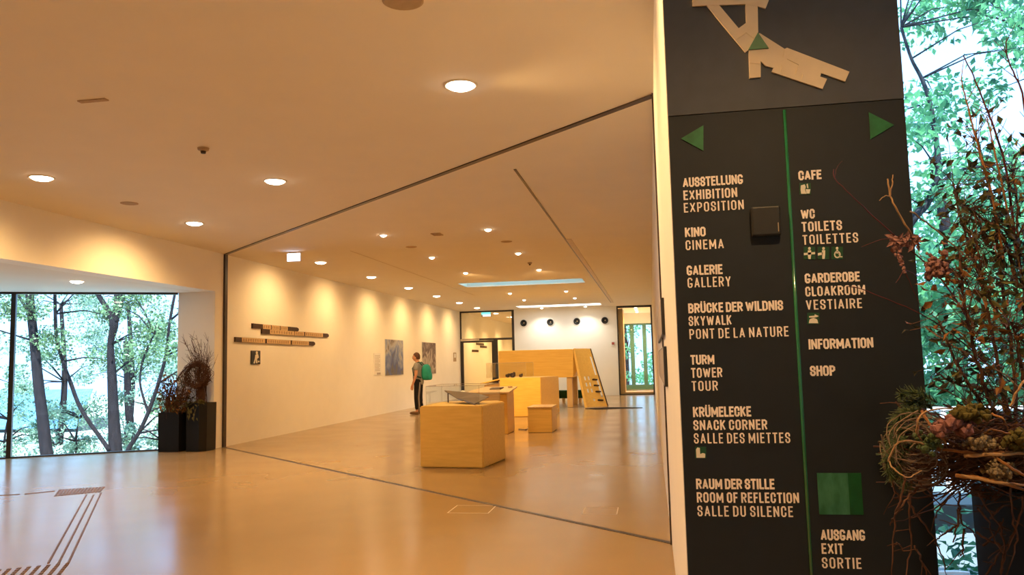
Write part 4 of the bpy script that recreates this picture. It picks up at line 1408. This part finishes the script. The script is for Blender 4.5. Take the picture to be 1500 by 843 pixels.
for k in range(150):     # wreath of bent twigs low in the spray
    a0 = rng.uniform(0, 2 * pi)
    cpt = Vector((-7.78, 12.62, 1.30))
    pts = [cpt + Vector((cos(a0 + d) * rng.uniform(.15, .27), rng.uniform(-.12, .12), sin(a0 + d) * rng.uniform(.14, .25))) for d in (0, .5, 1.0, 1.4)]
    twig(wr_, pts, .005, .003, rng, .01, 4, 3)
wr_.build('twig_wreath', 'twig_brown', t)['kind'] = 'stuff'
gl_ = MB()
for k in range(70):
    q = Vector((-7.76 + rng.uniform(-.14, .14), 12.60 + rng.uniform(-.10, .1), .80 + rng.uniform(0, .05)))
    gl_.leaf(q, (rng.uniform(-1, 1), rng.uniform(-1.2, .3), rng.uniform(-.6, .8)), (rng.uniform(-1, 1), rng.uniform(-1, 1), 1), rng.uniform(.05, .12), .03)
for k in range(26):
    q = Vector((-7.80 + rng.uniform(-.04, .12), 12.475 - rng.uniform(0, .02), .80 - rng.uniform(0, .22)))
    gl_.leaf(q, (rng.uniform(-.6, .8), -.2, -1), (0, -1, .2), rng.uniform(.06, .10), .025)
gl_.build('dry_leaves', 'leaf_olive', t)['kind'] = 'stuff'
# drooping one in the shorter planter
t = thing('dried_arrangement', 'drooping mass of brown twigs and dry leaves in the shorter planter', 'dried arrangement', (-8.2, 12.68, .63))
sp_ = MB()
for k in range(130):
    base = Vector((-8.2 + rng.uniform(-.15, .15), 12.66 + rng.uniform(-.12, .1), .65))
    dx = rng.uniform(-.30, .34)
    h = rng.uniform(.2, .72)
    top = base + Vector((dx, rng.uniform(-.18, .1), h))
    end = top + Vector((dx * .6 + rng.uniform(-.12, .12), rng.uniform(-.1, .05), -rng.uniform(.0, .35)))
    twig(sp_, [base, base.lerp(top, .6) + Vector((0, 0, .08)), top, end], .005, .002, rng, .012, 4, 3)
sp_.build('twig_mass', 'twig_brown', t)['kind'] = 'stuff'
lm = MB()
for k in range(330):
    u = rng.random()
    q = Vector((-8.2 + rng.uniform(-.27, .30), 12.62 + rng.uniform(-.17, .16), .68 + rng.random() ** 1.6 * .62))
    lm.leaf(q, (rng.uniform(-1, 1), rng.uniform(-1, 1), rng.uniform(-1, .5)), (rng.uniform(-1, 1), rng.uniform(-1, 1), 1), rng.uniform(.05, .11), rng.uniform(.025, .05), 0 if rng.random() < .6 else 1)
lm.build('dry_leaves', ['leaf_dark', 'leaf_rust'], t)['kind'] = 'stuff'
brn = MB()
twig(brn, [(-8.3, 12.6, .66), (-8.25, 12.6, 1.1), (-7.98, 12.58, 1.42), (-7.8, 12.6, 1.5)], .014, .008, rng, .01, 6)
brn.build('branch', 'twig_brown', t)

# ---- foreground planter with large dried arrangement
QY = 2.60
pxl = at(1427, 780, Y=2.78).x
planter([(pxl, 2.40), (pxl + .46, 2.40), (pxl + .46, 2.78), (pxl, 2.78)], .985, 'black planter in the foreground right of the directory panel')
cx0 = pxl + .20
fa_ = thing('dried_arrangement', 'large dried arrangement of twigs, fir and autumn leaves in the foreground planter', 'dried arrangement', (cx0, QY, .90))


def g(px, py, y=QY): return at(px, py, Y=y)


def arr(name, mb, m, label=None, stuff=False):
    o = mb.build(name, m, fa_)
    if label: o['label'] = label
    if stuff: o['kind'] = 'stuff'
    return o


# nest of fine twigs over the rim
ns = MB()
for k in range(760):
    px = rng.triangular(1335, 1640, 1460)
    py = rng.gauss(664, 26) + (10 if px < 1390 else 0)
    y = QY + rng.uniform(-.20, .16)
    L = rng.uniform(25, 90)
    an = rng.gauss(0, .45) + (pi if rng.random() < .5 else 0)
    p0, p2 = g(px - cos(an) * L, py - sin(an) * L * .8, y), g(px + cos(an) * L, py + sin(an) * L * .8, y + rng.uniform(-.1, .1))
    p1 = g(px, py + rng.uniform(-14, 14), y + rng.uniform(-.04, .04))
    twig(ns, [p0, p1, p2], rng.uniform(.0018, .0036), .0012, rng, .004, 4, 4)
arr('twig_nest', ns, 'twig_brown', None, True)
n2 = MB()
for k in range(60):     # loops at the left end
    c = g(rng.uniform(1325, 1362), rng.uniform(635, 690), QY - rng.uniform(.05, .25))
    r = rng.uniform(.03, .085)
    a0 = rng.uniform(0, 6.28)
    twig(n2, [c + Vector((cos(a0 + d) * r, rng.uniform(-.02, .02), sin(a0 + d) * r * .9)) for d in (0, .9, 1.8, 2.7, 3.4)], .0022, .0012, rng, .002, 4, 4)
arr('twig_loops', n2, 'twig_grey', None, True)
# thick tan canes
for pts, r, m in (
        ([(1356, 655, .0), (1400, 661, -.05), (1445, 664, -.05), (1520, 662, .0)], .0055, 'twig_orange'),
        ([(1412, 668, -.12), (1450, 667, -.14), (1500, 664, -.12), (1560, 662, -.1)], .0065, 'twig_tan'),
        ([(1400, 697, -.10), (1440, 702, -.14), (1480, 712, -.14), (1530, 728, -.1)], .0065, 'twig_orange'),
        ([(1408, 697, -.13), (1455, 706, -.15), (1520, 713, -.12)], .005, 'twig_tan'),
        ([(1453, 666, -.12), (1475, 682, -.16), (1500, 697, -.15), (1540, 722, -.12)], .0055, 'twig_orange'),
        ([(1350, 602, -.10), (1366, 627, -.13), (1385, 647, -.12)], .005, 'twig_orange'),
        ([(1342, 640, -.1), (1345, 615, -.12), (1360, 602, -.1), (1400, 598, -.06), (1424, 594, .0)], .0035, 'twig_tan'),
        ([(1344, 610, -.05), (1346, 640, -.1), (1358, 656, -.1)], .0045, 'twig_brown'),
        ([(1302, 676, -.18), (1316, 649, -.2), (1345, 648, -.16), (1360, 655, -.1)], .0035, 'twig_tan'),
        ([(1302, 676, -.18), (1312, 690, -.2), (1330, 700, -.2), (1350, 690, -.15)], .0028, 'twig_tan'),
        ([(1440, 640, -.05), (1452, 630, -.08), (1480, 636, -.06), (1530, 645, 0)], .004, 'twig_orange'),
        ([(1453, 606, -.05), (1470, 615, -.08), (1476, 628, -.05)], .004, 'twig_orange'),
        ([(1345, 360, -.05), (1330, 335, -.1), (1312, 305, -.12), (1304, 285, -.12), (1300, 262, -.12)], .0042, 'twig_tan'),
        ([(1304, 287, -.12), (1307, 270, -.13), (1308, 256, -.13)], .0028, 'twig_tan'),
        ([(1305, 288, -.12), (1297, 287, -.13), (1288, 294, -.13)], .0022, 'twig_tan'),
        ([(1356, 479, -.02), (1390, 503, -.06), (1430, 525, -.06), (1465, 545, -.03), (1500, 562, 0)], .0036, 'twig_tan'),
        ([(1333, 310, -.05), (1345, 317, -.05), (1380, 345, 0), (1420, 380, 0)], .004, 'twig_grey'),
        ([(1475, 550, 0), (1490, 565, -.04), (1520, 580, 0)], .004, 'twig_tan'),
        ([(1480, 595, -.05), (1495, 565, -.06), (1510, 550, -.02)], .005, 'twig_tan')):
    mb = MB()
    dd_ = -.17 if pts[0][1] > 590 else 0
    twig(mb, [g(x, y, QY + d + dd_) for x, y, d in pts], r * .8, r * .55, rng, .0015, 6, 5)
    arr('cane', mb, m)
# dark red whips reaching left over the panel
for pts, r in (([(1420, 470, 0), (1375, 405, -.02), (1332, 365, -.05), (1280, 318, -.08), (1245, 284, -.1), (1223, 262, -.1), (1221, 248, -.1)], .0026),
               ([(1223, 262, -.1), (1226, 246, -.1), (1234, 236, -.1)], .0012),
               ([(1480, 560, 0), (1440, 528, -.02), (1395, 490, -.04), (1350, 461, -.06), (1310, 443, -.08), (1262, 424, -.1), (1240, 420, -.1)], .0024),
               ([(1345, 360, -.05), (1310, 350, -.1), (1285, 353, -.12), (1262, 362, -.12)], .0016),
               ([(1345, 405, -.03), (1330, 397, -.08), (1322, 395, -.1)], .0016), ([(1322, 398, -.1), (1316, 410, -.1), (1312, 415, -.1)], .0014),
               ([(1324, 395, -.1), (1338, 425, -.08), (1350, 455, -.06)], .0016)):
    mb = MB()
    twig(mb, [g(x, y, QY + d) for x, y, d in pts], r, r * .55, rng, .001, 5, 5)
    arr('whip', mb, 'twig_red')
# hanging twigs below the nest
for k, pts in enumerate((
        [(1325, 700), (1318, 735), (1308, 780), (1306, 845)], [(1335, 705), (1332, 760), (1334, 800), (1326, 850)], [(1330, 735), (1350, 765), (1370, 790), (1382, 822)],
        [(1345, 715), (1330, 730), (1312, 755), (1304, 770)], [(1308, 800), (1315, 796), (1324, 808)], [(1340, 800), (1352, 825), (1362, 850)],
        [(1432, 720), (1445, 745), (1462, 768), (1482, 778)], [(1450, 760), (1470, 742), (1490, 748), (1497, 770), (1488, 790)], [(1430, 780), (1455, 795), (1475, 800), (1500, 785)],
        [(1480, 715), (1484, 760), (1488, 800), (1470, 850)], [(1465, 765), (1470, 800), (1465, 840)], [(1440, 800), (1460, 780), (1470, 760)], [(1500, 730), (1492, 765), (1475, 810), (1466, 850)],
        [(1405, 720), (1406, 750), (1412, 770), (1425, 778)], [(1398, 722), (1378, 744), (1372, 755)], [(1404, 745), (1402, 770), (1396, 795)], [(1412, 775), (1410, 805), (1406, 815)], [(1402, 770), (1385, 782), (1374, 790)],
        [(1346, 708), (1362, 722), (1372, 728)], [(1300, 690), (1312, 720), (1320, 735)], [(1440, 850), (1455, 825), (1468, 805)], [(1432, 745), (1448, 765), (1455, 790), (1470, 812)])):
    mb = MB()
    y = QY - .20 + .1 * (k % 3) * .6
    P3 = [g(x, yy, y + rng.uniform(-.02, .02)) for x, yy in pts]
    twig(mb, P3, .0036, .0018, rng, .003, 5, 5)
    for j in range(2):
        q = P3[rng.randrange(1, len(P3))]
        twig(mb, [q, q + Vector((rng.uniform(-.05, .05), rng.uniform(-.02, .02), rng.uniform(-.07, .02)))], .002, .001, rng, .002, 4, 3)
    arr('hanging_twig', mb, 'twig_brown')
# fir sprigs at the left rim


def sprig(pts, y, n=60, L=.028):
    mb = MB()
    c = curve([g(x, yy, y) for x, yy in pts], 10)
    mb.tube(c, [.003 - .002 * i / len(c) for i in range(len(c))], 5)
    for k in range(n * 3):
        i = rng.randrange(len(c) - 1)
        p = c[i].lerp(c[i + 1], rng.random())
        d = (c[i + 1] - c[i]).normalized()
        s = Vector((rng.uniform(-1, 1), rng.uniform(-1, 1), rng.uniform(-1, 1)))
        e = p + (d * .8 + s * .8).normalized() * L * rng.uniform(.7, 1.2)
        mb.tube([p, e], [.0013, .0006], 3, caps=False)
    return mb


for pts, y in (([(1372, 590), (1350, 578), (1334, 575), (1322, 578)], QY - .12), ([(1366, 600), (1345, 590), (1330, 592)], QY - .1), ([(1356, 612), (1330, 612), (1312, 625), (1300, 648)], QY - .16),
               ([(1352, 622), (1325, 630), (1308, 648), (1298, 668)], QY - .2), ([(1330, 640), (1310, 655), (1300, 680), (1306, 700)], QY - .22), ([(1340, 630), (1318, 640), (1304, 664), (1312, 702)], QY - .14),
               ([(1350, 640), (1325, 660), (1318, 690), (1326, 712)], QY - .18), ([(1350, 606), (1328, 602), (1314, 612)], QY - .18), ([(1420, 612), (1436, 600), (1450, 606)], QY - .1)):
    arr('fir_sprig', sprig(pts, y), 'fir_green')
# moss, hydrangea, lichen
for cx_, cy_, w, h_, n, r, m, nm in ((1418, 607, 26, 10, 110, .011, 'moss', 'moss_clump'), (1378, 628, 10, 12, 60, .011, 'hydrangea', 'hydrangea_head'), (1398, 620, 9, 10, 50, .012, 'hydrangea', 'hydrangea_head'), (1413, 628, 9, 9, 50, .012, 'hydrangea', 'hydrangea_head'),
                                     (1438, 650, 22, 8, 130, .007, 'lichen', 'lichen_clump'), (1462, 690, 22, 13, 170, .007, 'lichen', 'lichen_clump'), (1360, 650, 18, 14, 60, .008, 'fir_green', 'moss_clump'), (1372, 392, 18, 16, 120, .009, 'leaf_mauve', 'flower_head'), (1490, 645, 20, 14, 60, .011, 'moss', 'moss_clump')):
    mb = MB()
    for k in range(n):
        a, b = rng.gauss(0, .45), rng.gauss(0, .45)
        mb.ball(g(cx_ + a * w, cy_ + b * h_, QY - (.27 if cy_ > 500 else .12) + rng.uniform(-.05, .05)), r * rng.uniform(.6, 1.2), 1, (1, 1, 1), jit=.25, rng=rng)
    arr(nm, mb, m)
ck = MB()
for k in range(70):
    u = rng.random()
    q = g(1311 + 14 * u + rng.gauss(0, 2.6 - 1.5 * u), 348 + 52 * u, QY - .1 + rng.uniform(-.01, .01))
    ck.ball(q, .006 * (1.1 - .5 * u), 1, jit=.3, rng=rng)
for k in range(40):
    q = g(rng.uniform(1304, 1346), 352 + rng.gauss(0, 4), QY - .1 + rng.uniform(-.02, .02))
    ck.leaf(q, (rng.uniform(-1, 1), rng.uniform(-.4, .4), rng.uniform(-1, .4)), (rng.uniform(-1, 1), -1, 0), .028, .012)
arr('catkin', ck, 'catkin')
# upright leafy branches
LEAFY = [
    ([(1470, 640), (1440, 560), (1420, 480), (1410, 420), (1405, 370)], ['leaf_rust', 'leaf_olive', 'leaf_dark'], 130, 30),
    ([(1480, 640), (1462, 540), (1445, 450), (1436, 390), (1430, 345)], ['leaf_olive', 'leaf_dark', 'leaf_rust'], 150, 30),
    ([(1490, 640), (1485, 540), (1470, 440), (1462, 360), (1455, 300), (1440, 245), (1430, 195)], ['leaf_dark', 'leaf_olive'], 170, 30),
    ([(1500, 640), (1505, 540), (1500, 440), (1492, 360), (1490, 300), (1482, 250)], ['leaf_dark', 'leaf_olive', 'leaf_rust'], 170, 32),
    ([(1510, 640), (1530, 540), (1535, 420), (1530, 320), (1520, 240)], ['leaf_olive', 'leaf_dark'], 160, 34),
    ([(1460, 640), (1430, 580), (1405, 540), (1390, 505), (1375, 470)], ['leaf_dark', 'leaf_olive'], 60, 24),
    ([(1480, 620), (1470, 580), (1440, 570), (1400, 562), (1372, 548)], ['leaf_dark', 'leaf_olive'], 50, 20),
    ([(1475, 480), (1440, 420), (1420, 360), (1405, 310), (1398, 270)], ['leaf_dark'], 90, 26),
    ([(1500, 560), (1490, 500), (1478, 470)], ['leaf_rust', 'leaf_olive'], 70, 30),
    ([(1490, 420), (1470, 350), (1440, 320), (1410, 300)], ['leaf_dark', 'leaf_olive'], 90, 26),
]
for k, (pts, ms, n, spread) in enumerate(LEAFY):
    y = QY + (-.12, .0, .10, .05, -.05, -.1, .0, .12, -.15, .05)[k]
    mb = MB()
    c = twig(mb, [g(x, yy, y) for x, yy in pts], .006, .0025, rng, .003, 6, 8)
    nm = len(ms)
    for j in range(int(n * .8)):
        i = rng.randrange(int(len(c) * .22), len(c))
        q = c[i]
        off = Vector((rng.gauss(0, 1), rng.gauss(0, 1), rng.gauss(0, 1))) * (spread / 440.0) * .75
        e = q + off
        mb.tube([q, q + off * .5 + Vector((0, 0, .006)), e], [.0016, .0012, .0009], 3, 0, caps=False)
        mb.leaf(e, off.normalized() + Vector((rng.gauss(0, .6), rng.gauss(0, .6), rng.gauss(0, .6) - .3)), (rng.gauss(0, 1), rng.gauss(0, 1), rng.gauss(0, 1)), rng.uniform(.022, .046), rng.uniform(.011, .024), 1 + (0 if rng.random() < .55 else rng.randrange(nm)))
    arr('leafy_branch', mb, ['twig_brown'] + ms)
# bare tall shoots
for pts, r, m in (([(1490, 380), (1475, 255), (1455, 185), (1442, 152), (1426, 112), (1411, 81)], .004, 'twig_red'), ([(1470, 380), (1455, 295), (1436, 225), (1426, 190), (1416, 150), (1408, 118)], .004, 'twig_orange'),
                  ([(1515, 300), (1500, 150), (1486, 110), (1475, 83), (1474, 60)], .0035, 'twig_red'), ([(1500, 420), (1465, 260), (1452, 200), (1445, 170)], .0035, 'twig_orange'), ([(1530, 420), (1520, 250), (1512, 140), (1500, 60)], .004, 'twig_brown')):
    mb = MB()
    c = twig(mb, [g(x, yy, QY + .05) for x, yy in pts], r, r * .45, rng, .001, 6, 6)
    for j in range(7):
        q = c[rng.randrange(6, len(c))]
        twig(mb, [q, q + Vector((rng.uniform(-.05, .05), rng.uniform(-.03, .03), rng.uniform(.02, .08)))], .0016, .0008, rng, .001, 4, 3)
    arr('bare_shoot', mb, m)

# ------------------------------------------------------------------ outdoors
nrng = np.random.default_rng(5)
struct('ground', MB().prism([(-70, -10), (-16.8, -10), (-16.8, WE.y + .4), (-8.6, YJ + .5), (-8.6, 46.5), (-3, 46.5), (-3, 38), (30, 38), (30, 90), (-70, 90)], -2.1, -1.8), 'ground', 'sunlit sloping ground outside the bay window')
struct('terrace', MB().box(PXR + .02, 16, 3.25, 37, -.30, -.04), 'terrace', 'pale terrace outside the right window')


def tree(name, label, trunk, clusters, leafsize, leafmat, bark='bark', group=None, auto=True, flat=0.0, seg=10, bs=1.0):
    b = Vector(trunk[0][0][:3])
    t = thing(name, label, 'tree', b, group)
    mb = MB()
    for br in trunk:
        c = curve([p[:3] for p in br], 5)
        n = len(c)
        rr_ = []
        for i in range(n):
            u = i / (n - 1) * (len(br) - 1)
            k = min(int(u), len(br) - 2)
            rr_.append(br[k][3] + (br[k + 1][3] - br[k][3]) * (u - k))
        mb.tube(c, rr_, seg)
    ends = [Vector(p[:3]) for br in trunk for p in br]
    pts = []
    for (cx, cy, cz, rx, rz, n) in clusters:
        if auto:
            c = Vector((cx, cy, cz))
            q = min(ends, key=lambda e: (e - c).length + max(0, e.z - c.z) * 2)
            mid = q.lerp(c, .5) + Vector((0, 0, .15 * (c - q).length * .5))
            mb.tube([q, mid, c], [.035 * bs, .022 * bs, .008 * bs], 5)
        a = nrng.normal(size=(n, 3))
        a /= np.linalg.norm(a, axis=1)[:, None]
        a *= (nrng.random(n) ** .45)[:, None]
        pts.append(a * np.array([rx, rx, rz]) + np.array([cx, cy, cz]))
    mb.build('trunk', bark, t, smooth=True)
    leaf_mesh('foliage', np.concatenate(pts), leafsize, nrng, leafmat, t, flat)
    return t


def tr(pts, Y, scale=1.0):
    out = []
    for x, y, w in pts:
        p = at(x, y, Y=Y)
        out.append((p.x, p.y, p.z, w * Y / FPX / 2 * 1.08 * scale))
    return out


def clus(n, px, py, Y, r, cnt):
    out = []
    for _ in range(n):
        yy = rng.uniform(*Y)
        qx, qy = rng.uniform(*px), rng.uniform(*py)
        if 1362 < qx < 1458 and 15 < qy < 130: qx += 110
        p = at(qx, qy, Y=yy)
        q = rng.uniform(*r)
        out.append((p.x, p.y, p.z, q, q * rng.uniform(.45, .8), cnt))
    return out


YT = 22
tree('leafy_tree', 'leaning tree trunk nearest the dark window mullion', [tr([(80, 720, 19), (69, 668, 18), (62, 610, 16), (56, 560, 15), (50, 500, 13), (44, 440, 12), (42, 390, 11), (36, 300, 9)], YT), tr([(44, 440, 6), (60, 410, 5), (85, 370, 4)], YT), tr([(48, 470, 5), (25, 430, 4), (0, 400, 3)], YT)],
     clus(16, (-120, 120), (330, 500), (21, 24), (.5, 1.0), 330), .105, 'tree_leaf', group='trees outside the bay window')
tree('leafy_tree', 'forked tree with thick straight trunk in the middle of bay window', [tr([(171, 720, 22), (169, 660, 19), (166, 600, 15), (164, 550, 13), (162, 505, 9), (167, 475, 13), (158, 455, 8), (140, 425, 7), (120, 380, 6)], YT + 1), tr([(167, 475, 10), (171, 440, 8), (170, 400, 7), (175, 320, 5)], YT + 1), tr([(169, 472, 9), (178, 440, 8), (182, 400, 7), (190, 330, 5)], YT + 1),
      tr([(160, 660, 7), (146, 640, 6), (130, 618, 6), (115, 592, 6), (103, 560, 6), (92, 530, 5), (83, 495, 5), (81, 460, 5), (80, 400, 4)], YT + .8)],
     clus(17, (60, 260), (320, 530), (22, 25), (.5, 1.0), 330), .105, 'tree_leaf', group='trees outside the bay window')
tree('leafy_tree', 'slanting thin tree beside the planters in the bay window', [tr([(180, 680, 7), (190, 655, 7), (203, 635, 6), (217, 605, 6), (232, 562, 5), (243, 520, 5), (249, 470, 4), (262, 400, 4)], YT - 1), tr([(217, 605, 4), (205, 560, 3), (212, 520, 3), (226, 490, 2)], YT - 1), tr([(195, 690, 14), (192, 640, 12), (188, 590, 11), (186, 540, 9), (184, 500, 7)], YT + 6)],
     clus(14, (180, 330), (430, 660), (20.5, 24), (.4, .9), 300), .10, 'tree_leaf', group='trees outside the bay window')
for i, (pxr, pyr, yr, n) in enumerate((((-150, 40), (440, 660), (26, 34), 18), ((20, 150), (430, 690), (27, 36), 22), ((110, 260), (430, 690), (27, 36), 22), ((200, 340), (430, 690), (27, 36), 18))):
    xs = (pxr[0] + pxr[1]) / 2
    b = at(xs, 690, Y=sum(yr) / 2)
    tree('leafy_tree', ['pale green tree far out at the left edge of bay window', 'pale green tree far behind the leaning trunk', 'pale green tree far behind the forked trunk', 'pale green tree far behind the planters'][i],
         [[(b.x, b.y, -2.0, .16), (b.x + .2, b.y, 1.0, .12), (b.x - .1, b.y, 4.5, .07)]], clus(n, pxr, pyr, yr, (.5, 1.15), 250), .12, 'tree_leaf_far', group='trees outside the bay window')
# low shingled outbuilding
b0 = at(45, 610, Y=38)
ob = thing('outbuilding', 'low blue shingled roof glimpsed below the trees at left', 'building', (b0.x, 39, -1.8))
MB().box(b0.x - 6.5, b0.x + 2.4, 38.6, 41, -1.8, -1.2).build('wall', 'parapet', ob)
MB().slab([(b0.x - 6.8, 38.2, -1.6), (b0.x + 2.6, 38.2, -1.6), (b0.x + 2.2, 39.9, .45), (b0.x - 6.4, 39.9, .45)], (0, .10, .02)).build('roof', 'shingle', ob)
for i, (xa, xb, lab) in enumerate(((-60, 70, 'low bush below the leaning trunk in the bay window'), (70, 150, 'low bush left of the forked trunk in the bay window'), (175, 300, 'low bush behind the planters in the bay window'))):
    b = at((xa + xb) / 2, 690, Y=25)
    tree('leafy_bush', lab, [[(b.x + .1, b.y, -1.9, .05), (b.x, b.y, -1.0, .04), (b.x + .1, b.y, -.2, .02)]], clus(14, (xa, xb), (575, 690), (23.6, 26.5), (.3, .65), 190), .10, 'tree_leaf_far', group='bushes outside the bay window')
# trees by the right window
tree('spruce_tree', 'dark bending branch of a tree just right of the directory panel', [tr([(1262, 760, 11), (1290, 470, 10), (1322, 352, 10), (1343, 315, 10), (1354, 303, 10), (1367, 280, 9), (1375, 250, 8), (1371, 205, 7), (1362, 150, 6), (1350, 115, 5), (1335, 86, 4), (1320, 40, 4)], 9), tr([(1367, 280, 5), (1385, 262, 4), (1405, 250, 4), (1435, 244, 3), (1480, 240, 2)], 9)],
     clus(22, (1270, 1420), (-60, 330), (8.2, 11), (.2, .46), 130), .085, 'tree_leaf_teal', 'bark_dark', group='trees outside the right window', flat=1.5, bs=.32)
tree('spruce_tree', 'tree with slanting bare boughs at the top right corner', [tr([(1640, 700, 20), (1600, 300, 16), (1560, 110, 9), (1500, 47, 5), (1452, 2, 4), (1420, -40, 3)], 10), tr([(1560, 110, 5), (1490, 40, 3), (1440, 22, 2)], 10)],
     clus(19, (1380, 1620), (-80, 300), (9, 12), (.25, .55), 120), .085, 'tree_leaf_teal', 'bark_dark', group='trees outside the right window', flat=1.5, bs=.32)
for i, (pxr, pyr, yr, n) in enumerate((((1330, 1460), (300, 620), (13, 18), 30), ((1430, 1600), (280, 620), (13, 18), 26), ((1300, 1640), (380, 640), (20, 26), 40), ((1640, 2300), (120, 640), (16, 24), 60))):
    xs = (pxr[0] + pxr[1]) / 2
    b = at(xs, 600, Y=sum(yr) / 2)
    tree('leafy_tree', ['teal green tree behind the terrace, next to the panel', 'teal green tree behind the leaves of the foreground arrangement', 'far dense tree closing the view beyond the terrace', 'broad tree beyond the terrace at the right edge of the photo'][i],
         [[(b.x, b.y, -1.5, .18), (b.x + .2, b.y, 2, .13), (b.x, b.y, 5, .07)]], clus(n, pxr, pyr, yr, (.45, .95), 230), .15, 'tree_leaf_teal', group='trees outside the right window')
for i, (x, y) in enumerate(((-1.4, 43), (.4, 45))):
    tree('leafy_tree', ['tree seen through the vestibule, left one', 'tree seen through the vestibule, right one'][i], [[(x, y, -1.8, .16), (x + .1, y, 1.5, .12), (x, y, 4, .08)]],
         [(x + rng.uniform(-1, 1), y + rng.uniform(-1, 1), rng.uniform(.2, 4), .6, .4, 90) for _ in range(9)], .17, 'tree_leaf_teal', 'bark', group='trees beyond the vestibule')
# terrace railing, chair, table
rl = thing('railing', 'white terrace railing outside the right window', 'railing', (3, 7, -.04))
MB().tube([(1.0, 7.0, .93), (6, 7.0, .93)], .022, 8).build('top_rail', 'white_paint', rl)
MB().box(1.0, 6, 6.99, 7.002, .12, .88).build('glass_panel', 'window_glass', rl)
for x in (1.05, 2.3, 3.6, 4.9): MB().box(x, x + .04, 6.98, 7.02, -.04, .92).build('post', 'white_paint', rl)
lw = thing('terrace_bench', 'long grey topped bench on the terrace behind the white chair', 'bench', (3, 5.1, -.04))
MB().bbox(1.0, 5.2, 4.95, 5.35, .37, .53, .01).build('seat', 'parapet', lw)
for x in (1.1, 2.4, 3.7, 4.8): MB().bbox(x, x + .3, 5.0, 5.3, -.04, .37, .008).build('leg', 'white_paint', lw)
c0 = at(1412, 820, Y=3.78)
CY = 3.78
ch = thing('shell_chair', 'white shell chair on the terrace outside the window', 'chair', (c0.x, CY, -.04))
sb = bmesh.new()
bmesh.ops.create_uvsphere(sb, u_segments=28, v_segments=18, radius=1)
bmesh.ops.delete(sb, geom=[v for v in sb.verts if v.co.z > .30 + .55 * max(0, v.co.y)], context='VERTS')
for v in sb.verts: v.co = Vector((c0.x + v.co.x * .20, CY + v.co.y * .20, .29 + v.co.z * .20))
ret = bmesh.ops.solidify(sb, geom=sb.faces[:], thickness=.012)
MB().bm(sb).build('seat', 'white_paint', ch, smooth=True)
for sx, sy in ((-1, -1), (1, -1), (-1, 1), (1, 1)): MB().tube([(c0.x + sx * .07, CY + sy * .07, .12), (c0.x + sx * .17, CY + sy * .17, -.04)], [.014, .010], 8).build('leg', 'white_paint', ch)
px_ = at(1399, 790, Y=4.6).x
tp = thing('garden_pot', 'blue pot with a small leafy plant on the terrace', 'potted plant', (px_, 4.6, -.04))
MB().lathe((px_, 4.6, -.04), [(.001, 0), (.13, 0), (.17, .22), (.165, .24), (.15, .22), (.001, .21)], 24, closed=False).build('pot', 'blue_paint', tp, smooth=True)
pm = MB()
for k in range(110):
    a = rng.uniform(0, 6.28)
    q = Vector((px_ + rng.gauss(0, .10), 4.6 + rng.gauss(0, .10), .2 + abs(rng.gauss(0, .14))))
    pm.leaf(q, (cos(a), sin(a), rng.uniform(-.2, .9)), (rng.uniform(-1, 1), rng.uniform(-1, 1), 1), .08, .04)
pm.build('foliage', 'tree_leaf_teal', tp)['kind'] = 'stuff'

for o in bpy.data.objects:
    if '_base' in o: del o['_base']
